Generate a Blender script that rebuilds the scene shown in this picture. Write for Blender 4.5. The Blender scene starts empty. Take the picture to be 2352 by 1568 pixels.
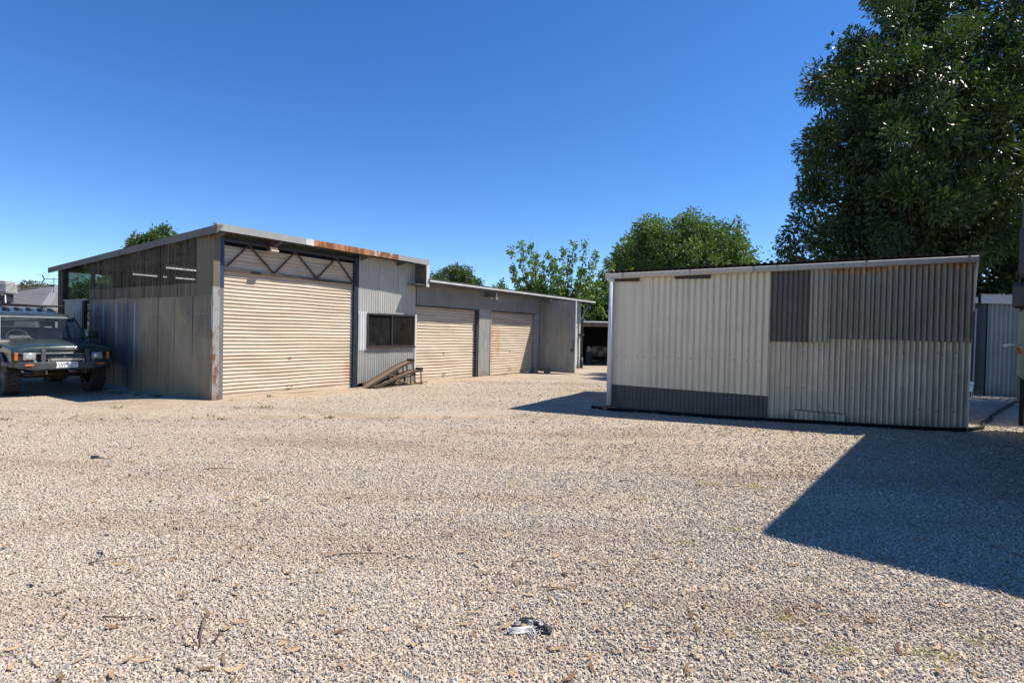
import bpy, math, random
import numpy as np
from mathutils import Vector, Matrix

R = math.radians
sc = bpy.context.scene
COL = sc.collection

# ------------------------------------------------------------------ camera, sky, sun, exposure
cam_d = bpy.data.cameras.new("camera")
cam_d.sensor_width = 36.0
cam_d.lens = 1262.0 / 2352.0 * 36.0
cam_d.clip_start = 0.05
cam_d.clip_end = 2000.0
cam = bpy.data.objects.new("camera", cam_d)
COL.objects.link(cam)
_p, _r = R(-0.95), R(1.2)
_f = Vector((0, math.cos(_p), math.sin(_p)))
_x = Vector((1, 0, 0))
_u = _x.cross(_f)
_X = _x * math.cos(_r) + _u * math.sin(_r)
_U = -_x * math.sin(_r) + _u * math.cos(_r)
cam.matrix_world = Matrix(((_X.x, _U.x, -_f.x, 0), (_X.y, _U.y, -_f.y, 0), (_X.z, _U.z, -_f.z, 1.5), (0, 0, 0, 1)))
sc.camera = cam

SUN_EL, SUN_ROT = R(55.0), R(83.0)
world = bpy.data.worlds.new("World")
sc.world = world
world.use_nodes = True
_nt = world.node_tree
_sky = _nt.nodes.new("ShaderNodeTexSky")
_sky.sky_type = "NISHITA"
_sky.sun_disc = False
_sky.sun_elevation = SUN_EL
_sky.sun_rotation = SUN_ROT
_sky.altitude = 300.0
_sky.air_density = 0.8
_sky.dust_density = 0.0
_sky.ozone_density = 4.0
_hs = _nt.nodes.new("ShaderNodeHueSaturation")
_hs.inputs["Saturation"].default_value = 1.24
_hs.inputs["Hue"].default_value = 0.506
_nt.links.new(_sky.outputs[0], _hs.inputs["Color"])
_nt.links.new(_hs.outputs[0], _nt.nodes["Background"].inputs[0])
_nt.nodes["Background"].inputs[1].default_value = 0.12

sun_d = bpy.data.lights.new("sun", "SUN")
sun_d.energy = 4.9
sun_d.angle = R(0.53)
sun_d.color = (1.0, 0.935, 0.83)
sun = bpy.data.objects.new("sun", sun_d)
COL.objects.link(sun)
S = Vector((math.sin(SUN_ROT) * math.cos(SUN_EL), math.cos(SUN_ROT) * math.cos(SUN_EL), math.sin(SUN_EL)))
sun.rotation_euler = S.to_track_quat("Z", "Y").to_euler()
sun.location = (30, 5, 40)

sc.view_settings.view_transform = "Standard"
sc.view_settings.look = "None"
sc.view_settings.gamma = 1.0
sc.view_settings.exposure = 0.66
sc.view_settings.use_curve_mapping = False
sc.cycles.max_bounces = 8
sc.cycles.transparent_max_bounces = 12

rng = np.random.default_rng(7)
random.seed(11)


# ------------------------------------------------------------------ helpers: meshes
class MB:
    """Collects simple shapes into one mesh."""

    def __init__(self):
        self.v = []
        self.f = []

    def add(self, vs, fs):
        o = len(self.v)
        self.v += [tuple(p) for p in vs]
        self.f += [tuple(i + o for i in f) for f in fs]
        return self

    def box(self, x0, x1, y0, y1, z0, z1):
        vs = [(x, y, z) for z in (z0, z1) for y in (y0, y1) for x in (x0, x1)]
        return self.add(vs, [(0, 2, 3, 1), (4, 5, 7, 6), (0, 1, 5, 4), (1, 3, 7, 5), (3, 2, 6, 7), (2, 0, 4, 6)])

    def hexa(self, p):  # eight points: bottom ring 0-3, top ring 4-7
        return self.add(p, [(3, 2, 1, 0), (4, 5, 6, 7), (0, 1, 5, 4), (1, 2, 6, 5), (2, 3, 7, 6), (3, 0, 4, 7)])

    def bar(self, a, b, w, h=None, up=(0, 0, 1)):
        h = w if h is None else h
        a, b, up = Vector(a), Vector(b), Vector(up)
        d = (b - a).normalized()
        s = d.cross(up)
        if s.length < 1e-4:
            s = d.cross(Vector((1, 0, 0)))
        s.normalize()
        t = s.cross(d)
        q = [(-w / 2, -h / 2), (w / 2, -h / 2), (w / 2, h / 2), (-w / 2, h / 2)]
        return self.hexa([a + s * i + t * j for i, j in q] + [b + s * i + t * j for i, j in q])

    def tube(self, pts, r, n=8, caps=True):
        pts = [Vector(p) for p in pts]
        rs = r if isinstance(r, (list, tuple)) else [r] * len(pts)
        vs, fs = [], []
        ref = None
        for i, p in enumerate(pts):
            d = (pts[min(i + 1, len(pts) - 1)] - pts[max(i - 1, 0)]).normalized()
            if ref is None:
                ref = d.orthogonal().normalized()
            ref = (ref - d * ref.dot(d))
            if ref.length < 1e-4:
                ref = d.orthogonal()
            ref.normalize()
            bn = d.cross(ref)
            for k in range(n):
                a = 2 * math.pi * k / n
                vs.append(p + (ref * math.cos(a) + bn * math.sin(a)) * rs[i])
        for i in range(len(pts) - 1):
            for k in range(n):
                fs.append((i * n + k, i * n + (k + 1) % n, (i + 1) * n + (k + 1) % n, (i + 1) * n + k))
        if caps:
            fs.append(tuple(range(n - 1, -1, -1)))
            fs.append(tuple((len(pts) - 1) * n + k for k in range(n)))
        return self.add(vs, fs)

    def loft(self, rings, closed=True, caps=True):
        n = len(rings[0])
        vs = [p for r in rings for p in r]
        fs = []
        for i in range(len(rings) - 1):
            for k in range(n if closed else n - 1):
                fs.append((i * n + k, i * n + (k + 1) % n, (i + 1) * n + (k + 1) % n, (i + 1) * n + k))
        if caps and closed:
            fs.append(tuple(range(n - 1, -1, -1)))
            fs.append(tuple((len(rings) - 1) * n + k for k in range(n)))
        return self.add(vs, fs)

    def prism(self, poly, axis, a, b):
        """poly in the two other axes (order kept), extruded along axis from a to b."""
        def pt(u, v, w):
            return {"x": (w, u, v), "y": (u, w, v), "z": (u, v, w)}[axis]
        return self.loft([[pt(u, v, a) for u, v in poly], [pt(u, v, b) for u, v in poly]])

    def disc(self, c, ax, r, depth, n=16):
        c, ax = Vector(c), Vector(ax).normalized()
        return self.tube([c, c + ax * depth], r, n)

    def corr(self, o, u, up, n, width, h, pitch=0.076, amp=0.008, seg=6, rows=3, prof=None, wob=0.0, h1=None, ph=0.0, z1=None):
        """corrugated sheet: origin o, ribs run along up; h may vary linearly to h1 (z1 = rise of lower edge)."""
        o, u, up, n = Vector(o), Vector(u), Vector(up), Vector(n)
        nu = max(2, int(round(width / pitch * seg)))
        h1 = h if h1 is None else h1
        z1 = 0.0 if z1 is None else z1
        vs, fs = [], []
        rr = random.uniform(0, 9)
        for j in range(rows + 1):
            for i in range(nu + 1):
                s = width * i / nu
                t = (s / pitch + ph) % 1.0
                a = amp * math.cos(2 * math.pi * t) if prof is None else prof(t) * amp
                fr = s / width
                lo, hi = z1 * fr, h + (h1 - h) * fr
                zz = lo + (hi - lo) * j / rows
                a += wob * math.sin(s * 2.3 + rr + zz * 1.7)
                vs.append(o + u * s + up * zz + n * a)
        for j in range(rows):
            for i in range(nu):
                a = j * (nu + 1) + i
                fs.append((a, a + 1, a + nu + 2, a + nu + 1))
        return self.add(vs, fs)


def mesh(name, mb, m, smooth=False):
    me = bpy.data.meshes.new(name)
    me.from_pydata(mb.v, [], mb.f)
    if m is not None:
        me.materials.append(m)
    if smooth:
        me.polygons.foreach_set("use_smooth", [True] * len(me.polygons))
    me.update()
    return me


def ob(name, mb, m, parent=None, smooth=False, bevel=0.0, label=None, bseg=2):
    o = bpy.data.objects.new(name, mesh(name, mb, m, smooth) if isinstance(mb, MB) else mb)
    COL.objects.link(o)
    if parent is not None:
        o.parent = parent
    if label:
        o["label"] = label
    if bevel:
        b = o.modifiers.new("bevel", "BEVEL")
        b.width = bevel
        b.segments = bseg
        b.limit_method = "ANGLE"
        b.angle_limit = R(35)
        b.harden_normals = False
    return o


def tag(o, label=None, cat=None, group=None, kind=None):
    if label:
        o["label"] = label
    if cat:
        o["category"] = cat
    if group:
        o["group"] = group
    if kind:
        o["kind"] = kind
    return o


def thing(name, label, cat, loc=(0, 0, 0), rz=0.0, group=None):
    o = bpy.data.objects.new(name, None)
    o.empty_display_size = 0.2
    COL.objects.link(o)
    o.location = loc
    o.rotation_euler = (0, 0, rz)
    return tag(o, label, cat, group)


def np_mesh(name, verts, faces, m, attr=None, smooth=False):
    """faces: list of (n,k) int arrays; attr: per-vertex float."""
    me = bpy.data.meshes.new(name)
    me.vertices.add(len(verts))
    me.vertices.foreach_set("co", np.asarray(verts, np.float32).ravel())
    loops = np.concatenate([f.ravel() for f in faces]).astype(np.int32)
    starts, tot = [], 0
    for f in faces:
        starts.append(tot + np.arange(len(f)) * f.shape[1])
        tot += f.size
    starts = np.concatenate(starts).astype(np.int32)
    me.loops.add(tot)
    me.loops.foreach_set("vertex_index", loops)
    me.polygons.add(len(starts))
    me.polygons.foreach_set("loop_start", starts)
    if attr is not None:
        a = me.attributes.new("tint", "FLOAT", "POINT")
        a.data.foreach_set("value", np.asarray(attr, np.float32))
    me.materials.append(m)
    me.update(calc_edges=True)
    me.polygons.foreach_set("use_smooth", np.full(len(starts), smooth))
    return me


# ------------------------------------------------------------------ helpers: materials
class NT:
    def __init__(self, name):
        self.m = bpy.data.materials.new(name)
        self.m.use_nodes = True
        self.t = self.m.node_tree
        self.b = self.t.nodes["Principled BSDF"]
        self.out = self.t.nodes["Material Output"]
        self._co = None

    def n(self, typ, **kw):
        nd = self.t.nodes.new(typ)
        for k, v in kw.items():
            if k.startswith("i_"):
                nd.inputs[k[2:].replace("_", " ")].default_value = v
            else:
                setattr(nd, k, v)
        return nd

    def l(self, a, b):
        self.t.links.new(a, b)

    def co(self):
        if self._co is None:
            self._co = self.n("ShaderNodeTexCoord").outputs["Object"]
        return self._co

    def pos(self):
        return self.n("ShaderNodeNewGeometry").outputs["Position"]

    def scaled(self, s, src=None):
        mp = self.n("ShaderNodeMapping")
        mp.inputs["Scale"].default_value = s if isinstance(s, (tuple, list)) else (s, s, s)
        self.l(src or self.co(), mp.inputs["Vector"])
        return mp.outputs[0]

    def noise(self, s, detail=4, rough=0.6, src=None):
        nd = self.n("ShaderNodeTexNoise")
        nd.inputs["Scale"].default_value = 1.0
        nd.inputs["Detail"].default_value = detail
        nd.inputs["Roughness"].default_value = rough
        self.l(self.scaled(s, src), nd.inputs["Vector"])
        return nd.outputs["Fac"]

    def ramp(self, fac, stops, interp="LINEAR"):
        r = self.n("ShaderNodeValToRGB")
        r.color_ramp.interpolation = interp
        els = r.color_ramp.elements
        while len(els) < len(stops):
            els.new(0.5)
        for e, (p, c) in zip(els, stops):
            e.position = p
            e.color = (c, c, c, 1) if not isinstance(c, (tuple, list)) else (*c[:3], 1)
        self.l(fac, r.inputs["Fac"])
        return r.outputs["Color"]

    def mix(self, fac, a, b, mode="MIX"):
        mx = self.n("ShaderNodeMix", data_type="RGBA", blend_type=mode)
        for sock, val in ((mx.inputs[0], fac), (mx.inputs[6], a), (mx.inputs[7], b)):
            if isinstance(val, bpy.types.NodeSocket):
                self.l(val, sock)
            elif isinstance(val, (tuple, list)):
                sock.default_value = (*val[:3], 1)
            else:
                sock.default_value = val
        return mx.outputs[2]

    def math(self, op, a, b=None, clamp=False):
        m = self.n("ShaderNodeMath", operation=op, use_clamp=clamp)
        for s, v in zip(m.inputs, (a, b)):
            if v is None:
                continue
            if isinstance(v, bpy.types.NodeSocket):
                self.l(v, s)
            else:
                s.default_value = v
        return m.outputs[0]

    def bump(self, h, strength=0.3, dist=0.01):
        b = self.n("ShaderNodeBump")
        b.inputs["Strength"].default_value = strength
        b.inputs["Distance"].default_value = dist
        self.l(h, b.inputs["Height"])
        self.l(b.outputs[0], self.b.inputs["Normal"])

    def set(self, **kw):
        for k, v in kw.items():
            s = self.b.inputs[k.replace("_", " ")]
            if isinstance(v, bpy.types.NodeSocket):
                self.l(v, s)
            elif isinstance(v, (tuple, list)):
                s.default_value = (*v[:3], 1)
            else:
                s.default_value = v
        return self


def sc3(c, k):
    return tuple(min(1, x * k) for x in c[:3])


RUST = (0.20, 0.075, 0.025)


def sheet_mat(name, base, var=0.25, streak=0.35, rust=0.0, metal=0.25, rough=0.55, dirt=(0.16, 0.13, 0.10), dirt_amt=0.3, spec=0.4, rust_z=None):
    """weathered sheet metal: blotches, vertical run-off streaks, optional rust."""
    t = NT(name)
    blot = t.noise((1.3, 1.3, 1.3), 5, 0.65)
    c = t.ramp(blot, [(0.3, sc3(base, 1 - var)), (0.7, sc3(base, 1 + var))])
    st = t.noise((9, 9, 0.35), 4, 0.6)
    c = t.mix(t.math("MULTIPLY", t.ramp(st, [(0.45, 0.0), (0.75, 1.0)]), streak), c, sc3(base, 1.5))
    st2 = t.noise((14, 14, 0.5), 3, 0.6)
    c = t.mix(t.math("MULTIPLY", t.ramp(st2, [(0.5, 0.0), (0.8, 1.0)]), dirt_amt), c, dirt)
    fine = t.noise((45, 45, 45), 3, 0.6)
    c = t.mix(0.25, c, t.ramp(fine, [(0.3, sc3(base, 0.7)), (0.7, sc3(base, 1.25))]))
    sz = t.n("ShaderNodeSeparateXYZ")
    t.l(t.co(), sz.inputs[0])
    sp = t.math("SUBTRACT", t.math("ADD", 0.02, t.math("MULTIPLY", t.noise((3.5, 3.5, 1.0), 5, 0.65), 0.42)), sz.outputs[2])
    c = t.mix(t.math("MULTIPLY", t.math("MULTIPLY", sp, 5, True), 0.55), c, (0.20, 0.145, 0.095))
    if rust > 0:
        rn = t.noise((5, 5, 1.6), 6, 0.7)
        lo = 0.72 - 0.42 * rust
        fac = t.ramp(rn, [(lo, 0.0), (lo + 0.10, 1.0)])
        if rust_z:
            sep = t.n("ShaderNodeSeparateXYZ")
            t.l(t.co(), sep.inputs[0])
            mr = t.n("ShaderNodeMapRange")
            t.l(sep.outputs["Z"], mr.inputs[0])
            mr.inputs[1].default_value, mr.inputs[2].default_value = rust_z
            mr.inputs[3].default_value, mr.inputs[4].default_value = 1.0, 0.0
            fac = t.math("MULTIPLY", fac, mr.outputs[0])
        rc = t.ramp(t.noise((22, 22, 22), 4, 0.6), [(0.3, sc3(RUST, 0.55)), (0.55, RUST), (0.75, (0.36, 0.17, 0.06))])
        c = t.mix(fac, c, rc)
        t.set(Metallic=t.math("MULTIPLY", t.math("SUBTRACT", 1.0, fac), metal))
    else:
        t.set(Metallic=metal)
    t.set(Base_Color=c, Roughness=rough)
    t.b.inputs["Specular IOR Level"].default_value = spec
    t.bump(t.noise((30, 30, 30), 3), 0.12, 0.004)
    return t.m


def plain(name, base, rough=0.6, metal=0.0, var=0.15, scale=6.0, spec=0.5, bump=0.0):
    t = NT(name)
    nz = t.noise(scale, 5, 0.6)
    t.set(Base_Color=t.ramp(nz, [(0.3, sc3(base, 1 - var)), (0.7, sc3(base, 1 + var))]), Roughness=rough, Metallic=metal)
    t.b.inputs["Specular IOR Level"].default_value = spec
    if bump:
        t.bump(t.noise(scale * 6, 3), bump, 0.005)
    return t.m


def thin_ior(t, fr):
    """same reflectance on both faces of a thin pane"""
    g = t.n("ShaderNodeNewGeometry")
    t.l(t.math("ADD", 1.5, t.math("MULTIPLY", g.outputs["Backfacing"], 1 / 1.5 - 1.5)), fr.inputs[0])


def glass_mat(name, tint=(0.6, 0.65, 0.65), dirt=0.15, dirt_col=(0.30, 0.29, 0.26), clear=0.75):
    t = NT(name)
    tr = t.n("ShaderNodeBsdfTransparent")
    tr.inputs[0].default_value = (*[x * clear for x in tint], 1)
    gl = t.n("ShaderNodeBsdfGlossy")
    gl.inputs["Roughness"].default_value = 0.03
    fr = t.n("ShaderNodeFresnel")
    thin_ior(t, fr)
    m1 = t.n("ShaderNodeMixShader")
    t.l(fr.outputs[0], m1.inputs[0])
    t.l(tr.outputs[0], m1.inputs[1])
    t.l(gl.outputs[0], m1.inputs[2])
    df = t.n("ShaderNodeBsdfDiffuse")
    df.inputs[0].default_value = (*dirt_col, 1)
    m2 = t.n("ShaderNodeMixShader")
    t.l(t.math("MULTIPLY", t.ramp(t.noise((5, 5, 3), 5, 0.7), [(0.3, 0.25), (0.75, 1.0)]), dirt), m2.inputs[0])
    t.l(m1.outputs[0], m2.inputs[1])
    t.l(df.outputs[0], m2.inputs[2])
    t.l(m2.outputs[0], t.out.inputs[0])
    return t.m


def leaf_mat(name, dark, light, rough=0.42, trans=0.28, spec=0.5):
    t = NT(name)
    at = t.n("ShaderNodeAttribute", attribute_name="tint")
    c = t.ramp(at.outputs["Fac"], [(0.0, dark), (1.0, light)])
    t.set(Base_Color=c, Roughness=rough)
    t.b.inputs["Specular IOR Level"].default_value = spec
    tl = t.n("ShaderNodeBsdfTranslucent")
    t.l(t.mix(1.0, c, (1.0, 1.15, 0.45), "MULTIPLY"), tl.inputs[0])
    mx = t.n("ShaderNodeMixShader")
    mx.inputs[0].default_value = trans
    t.l(t.b.outputs[0], mx.inputs[1])
    t.l(tl.outputs[0], mx.inputs[2])
    t.l(mx.outputs[0], t.out.inputs[0])
    return t.m


STONE_STOPS = [(p, (c[0] * 1.08, c[1] * 0.99, c[2] * 0.86)) for p, c in [(0.0, (0.10, 0.095, 0.09)), (0.10, (0.20, 0.19, 0.18)), (0.25, (0.36, 0.33, 0.30)), (0.45, (0.46, 0.42, 0.375)),
               (0.60, (0.58, 0.55, 0.51)), (0.72, (0.50, 0.41, 0.31)), (0.84, (0.45, 0.32, 0.19)), (0.93, (0.68, 0.66, 0.63)), (1.0, (0.34, 0.19, 0.09))]]


def hz(x, y):
    """ground height: a soft rise and dip along the verge and small undulations."""
    x, y = np.asarray(x, float), np.asarray(y, float)
    q = y - (9.55 + 0.16 * x)          # distance behind the verge line
    fade = 1 / (1 + np.exp((x - 0.3) * 2.5))
    h = -0.055 * np.exp(-((q - 0.45) / 0.42) ** 2) * fade
    h += 0.02 * np.exp(-((q + 0.35) / 0.5) ** 2) * fade
    h += 0.012 * np.sin(x * 0.9 + 1.3) * np.sin(y * 0.7) + 0.006 * np.sin(x * 2.7 + y * 1.9)
    h += 0.05 * np.exp(-(((x - 8.0) / 1.6) ** 2 + ((y - 9.0) / 1.2) ** 2))
    h += -0.06 * np.exp(-(((x + 8.8) / 1.6) ** 2 + ((y - 12.2) / 1.3) ** 2))
    h += 0.03 * np.exp(-(((x + 7.2) / 0.9) ** 2 + ((y - 10.6) / 0.5) ** 2))
    h += -0.05 / (1 + np.exp(-(y - 19.5) * 1.2))
    return h - 0.004


def ground_mat():
    t = NT("gravel_ground")
    P = t.pos()
    vo = t.n("ShaderNodeTexVoronoi")
    vo.inputs["Scale"].default_value = 1.0
    t.l(t.scaled(44.0, P), vo.inputs["Vector"])
    sep = t.n("ShaderNodeSeparateColor")
    t.l(vo.outputs["Color"], sep.inputs[0])
    stone = t.mix(0.35, t.ramp(sep.outputs[0], STONE_STOPS), (0.475, 0.425, 0.36))
    fines = t.ramp(t.noise(3.0, 4, 0.6, P), [(0.3, (0.28, 0.205, 0.135)), (0.7, (0.38, 0.285, 0.195))])
    gap = t.ramp(vo.outputs["Distance"], [(0.42, 0.0), (0.62, 1.0)])
    patch = t.ramp(t.noise((0.24, 0.95, 1), 6, 0.65, P), [(0.46, 0.0), (0.64, 0.75)])
    fac = t.math("MAXIMUM", t.math("MULTIPLY", gap, 0.40), patch)
    # bare dirt along the verge and against the sheds
    s2 = t.n("ShaderNodeSeparateXYZ")
    t.l(P, s2.inputs[0])
    q = t.math("SUBTRACT", t.math("SUBTRACT", s2.outputs[1], t.math("MULTIPLY", s2.outputs[0], 0.16)), 9.95)
    band = t.math("SUBTRACT", 1.0, t.math("DIVIDE", t.math("ABSOLUTE", q), 0.55), True)
    # distance in front of the long facade (line through (-5.97,11.18) along 56 degrees)
    w = t.math("ADD", t.math("MULTIPLY", s2.outputs[0], 0.829), t.math("MULTIPLY", s2.outputs[1], -0.559))
    w = t.math("ADD", w, 11.2)
    wb = t.math("SUBTRACT", 1.0, t.math("DIVIDE", t.math("ABSOLUTE", t.math("SUBTRACT", w, 0.35)), 0.9), True)
    far = t.math("MULTIPLY", t.math("SUBTRACT", s2.outputs[1], 9.6, ), 1.0, True)
    left = t.math("MULTIPLY", t.math("SUBTRACT", 0.6, s2.outputs[0]), 1.0, True)
    dn = t.ramp(t.noise((1.6, 3.0, 1), 6, 0.7, P), [(0.33, 0.0), (0.52, 1.0)])
    dfac = t.math("MULTIPLY", t.math("MAXIMUM", t.math("MULTIPLY", band, left), t.math("MULTIPLY", wb, 0.9)), dn, True)
    fac = t.math("MAXIMUM", fac, t.math("MULTIPLY", dfac, 0.95))
    c = t.mix(fac, stone, fines)
    # dry grass tinge on the verge
    gr = t.math("MULTIPLY", t.math("MULTIPLY", band, left), t.ramp(t.noise((1.1, 3.0, 1), 5, 0.7, P), [(0.52, 0.0), (0.66, 0.7)]))
    c = t.mix(gr, c, (0.13, 0.14, 0.045))
    # paddock beyond the yard
    fx = t.math("MULTIPLY", t.math("SUBTRACT", s2.outputs[1], 40.0), 0.2, True)
    c = t.mix(fx, c, (0.14, 0.15, 0.06))
    t.set(Base_Color=c, Roughness=0.92)
    t.b.inputs["Specular IOR Level"].default_value = 0.15
    inv = t.math("SUBTRACT", 1.0, vo.outputs["Distance"])
    t.bump(t.math("MULTIPLY", inv, t.math("SUBTRACT", 1.0, t.math("MULTIPLY", dfac, 0.7))), 1.0, 0.022)
    return t.m


def stone_mat():
    t = NT("gravel_stone")
    at = t.n("ShaderNodeAttribute", attribute_name="tint")
    c = t.ramp(at.outputs["Fac"], STONE_STOPS)
    c = t.mix(0.42, c, (0.475, 0.425, 0.36))
    dust = t.ramp(t.noise((0.24, 0.95, 1), 6, 0.65, t.pos()), [(0.44, 0.0), (0.62, 0.75)])
    c = t.mix(dust, c, (0.36, 0.265, 0.175))
    c = t.mix(0.30, c, t.ramp(t.noise(160.0, 3, 0.6, t.pos()), [(0.3, (0.22, 0.20, 0.18)), (0.7, (0.66, 0.62, 0.57))]))
    t.set(Base_Color=c, Roughness=0.85)
    t.b.inputs["Specular IOR Level"].default_value = 0.25
    return t.m


# ------------------------------------------------------------------ materials
M = {}
M["galv"] = sheet_mat("galvanised_sheet", (0.34, 0.33, 0.30), 0.22, 0.45, 0.0, 0.2, 0.5, dirt_amt=0.25)
M["galv_pale"] = sheet_mat("pale_galvanised", (0.58, 0.59, 0.57), 0.12, 0.3, 0.0, 0.2, 0.5, dirt_amt=0.15)
M["galv_rusty"] = sheet_mat("rusty_galvanised", (0.40, 0.42, 0.42), 0.2, 0.3, 0.62, 0.25, 0.55)
M["post_rust"] = sheet_mat("rust_stained_post", (0.33, 0.32, 0.30), 0.15, 0.2, 0.66, 0.2, 0.5)
M["side"] = None
M["rust"] = sheet_mat("rusted_fascia", (0.42, 0.20, 0.085), 0.35, 0.3, 0.7, 0.0, 0.8)
M["fascia"] = sheet_mat("grey_fascia", (0.335, 0.335, 0.32), 0.12, 0.2, 0.28, 0.15, 0.5)
M["dark_steel"] = plain("dark_steel", (0.045, 0.05, 0.055), 0.55, 0.3)
M["blue_steel"] = plain("blue_painted_steel", (0.018, 0.05, 0.11), 0.45, 0.0)
M["navy_steel"] = plain("dark_blue_steel", (0.012, 0.022, 0.04), 0.5, 0.0)
M["rust_bar"] = plain("rusty_bar", (0.085, 0.05, 0.035), 0.8, 0.1, 0.4, 12)
M["brown_steel"] = sheet_mat("brown_weathered_steel", (0.185, 0.12, 0.078), 0.2, 0.2, 0.15, 0.1, 0.6)
M["dark_brown"] = plain("dark_brown_steel", (0.065, 0.048, 0.036), 0.6, 0.2, 0.3, 9)
M["frame"] = plain("bronze_window_frame", (0.045, 0.038, 0.032), 0.45, 0.2)
M["timber"] = plain("dark_old_timber", (0.05, 0.04, 0.032), 0.85, 0, 0.35, 9)
M["white"] = plain("white_paint", (0.72, 0.71, 0.68), 0.45, 0, 0.06)
M["off_white"] = plain("chalky_white_flashing", (0.58, 0.57, 0.54), 0.5, 0, 0.15, 4)
M["cream_gutter"] = sheet_mat("cream_gutter", (0.56, 0.48, 0.375), 0.1, 0.15, 0.0, 0.05, 0.5, dirt_amt=0.15)
M["cream"] = sheet_mat("cream_sheet", (0.685, 0.622, 0.45), 0.08, 0.12, 0.0, 0.05, 0.5, dirt=(0.25, 0.21, 0.16), dirt_amt=0.22)
M["cream_old"] = sheet_mat("worn_pale_sheet", (0.62, 0.565, 0.43), 0.2, 0.3, 0.10, 0.08, 0.5, dirt=(0.13, 0.115, 0.10), dirt_amt=0.8)
M["slate"] = sheet_mat("dark_slate_sheet", (0.118, 0.112, 0.095), 0.25, 0.35, 0.0, 0.15, 0.6, dirt=(0.06, 0.055, 0.05), dirt_amt=0.35)
M["slate_brown"] = sheet_mat("dull_grey_sheet", (0.34, 0.31, 0.235), 0.2, 0.35, 0.0, 0.2, 0.55, dirt=(0.07, 0.065, 0.06), dirt_amt=0.45)
M["base_strip"] = sheet_mat("charcoal_sheet", (0.092, 0.090, 0.080), 0.2, 0.3, 0.0, 0.15, 0.6, dirt=(0.05, 0.045, 0.04), dirt_amt=0.3)
M["roof"] = sheet_mat("old_roof_iron", (0.28, 0.29, 0.29), 0.2, 0.2, 0.2, 0.35, 0.5)
M["tank"] = sheet_mat("greenish_galvanised", (0.27, 0.285, 0.265), 0.22, 0.2, 0.0, 0.15, 0.5, dirt=(0.22, 0.2, 0.15), dirt_amt=0.25)
M["black"] = plain("black_plastic", (0.018, 0.018, 0.018), 0.45)
M["hose"] = plain("black_poly_pipe", (0.010, 0.010, 0.010), 0.7, spec=0.12)
M["pvc"] = plain("white_pvc", (0.66, 0.67, 0.65), 0.35, 0, 0.06, 3)
M["brick"] = plain("brown_brick", (0.24, 0.115, 0.06), 0.9, 0, 0.3, 25, bump=0.4)
M["interior"] = plain("dark_interior_lining", (0.022, 0.020, 0.018), 0.9, 0, 0.3, 2)
M["soffit"] = plain("dark_grey_purlin", (0.12, 0.12, 0.115), 0.7, 0.2, 0.2, 4)  # even dark grey for purlins, outriggers and end lining
M["cardboard"] = plain("cardboard", (0.40, 0.28, 0.16), 0.9, 0, 0.1)
M["teal"] = plain("teal_plastic", (0.14, 0.32, 0.30), 0.5)
M["concrete"] = plain("concrete", (0.16, 0.15, 0.14), 0.95, 0, 0.25, 14, bump=0.4)
M["bark"] = plain("bark", (0.10, 0.08, 0.06), 0.95, 0, 0.4, 7, bump=0.6)
M["bark_pale"] = plain("pale_bark", (0.24, 0.20, 0.16), 0.95, 0, 0.3, 7, bump=0.5)
M["glass"] = glass_mat("dusty_window_glass", (0.35, 0.37, 0.37), 0.13, (0.22, 0.21, 0.19), 0.8)
M["clear_glass"] = glass_mat("hazy_glazing", (0.52, 0.58, 0.50), 0.22, (0.13, 0.15, 0.14), 0.9)


def door_mat(name, stain):
    t = NT(name)
    base = (0.64, 0.53, 0.40)
    c = t.ramp(t.noise((0.5, 0.5, 9.0), 4, 0.6), [(0.32, (0.41, 0.325, 0.24)), (0.5, (0.54, 0.44, 0.33)), (0.7, (0.60, 0.515, 0.41))])
    c = t.mix(t.math("MULTIPLY", t.ramp(t.noise((2.5, 2.5, 13), 5, 0.7), [(0.52, 0.0), (0.75, 1.0)]), 0.4), c, (0.34, 0.24, 0.16))
    c = t.mix(t.math("MULTIPLY", t.ramp(t.noise((3.0, 3.0, 3.0), 5, 0.7), [(0.55, 0.0), (0.75, 1.0)]), 0.22), c, (0.36, 0.27, 0.19))
    # rust-orange water stains hugging stated places: list of (x centre, half width, z top)
    sep = t.n("ShaderNodeSeparateXYZ")
    t.l(t.co(), sep.inputs[0])
    for xc, hw, z0, z1 in stain:
        near = t.math("SUBTRACT", 1.0, t.math("DIVIDE", t.math("ABSOLUTE", t.math("SUBTRACT", sep.outputs[0], xc)), hw), True)
        zin = t.math("MULTIPLY", t.math("MULTIPLY", t.math("SUBTRACT", z1, sep.outputs[2]), 4.0, True),
                     t.math("MULTIPLY", t.math("SUBTRACT", sep.outputs[2], z0), 4.0, True))
        nz = t.ramp(t.noise((7, 7, 3), 5, 0.7), [(0.38, 0.0), (0.62, 1.0)])
        c = t.mix(t.math("MULTIPLY", t.math("MULTIPLY", near, zin), t.math("MULTIPLY", nz, 0.85)), c, (0.48, 0.22, 0.08))
    t.set(Base_Color=c, Roughness=0.5)
    t.b.inputs["Specular IOR Level"].default_value = 0.35
    t.bump(t.noise((1.5, 1.5, 6), 4), 0.15, 0.01)
    return t.m


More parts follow.
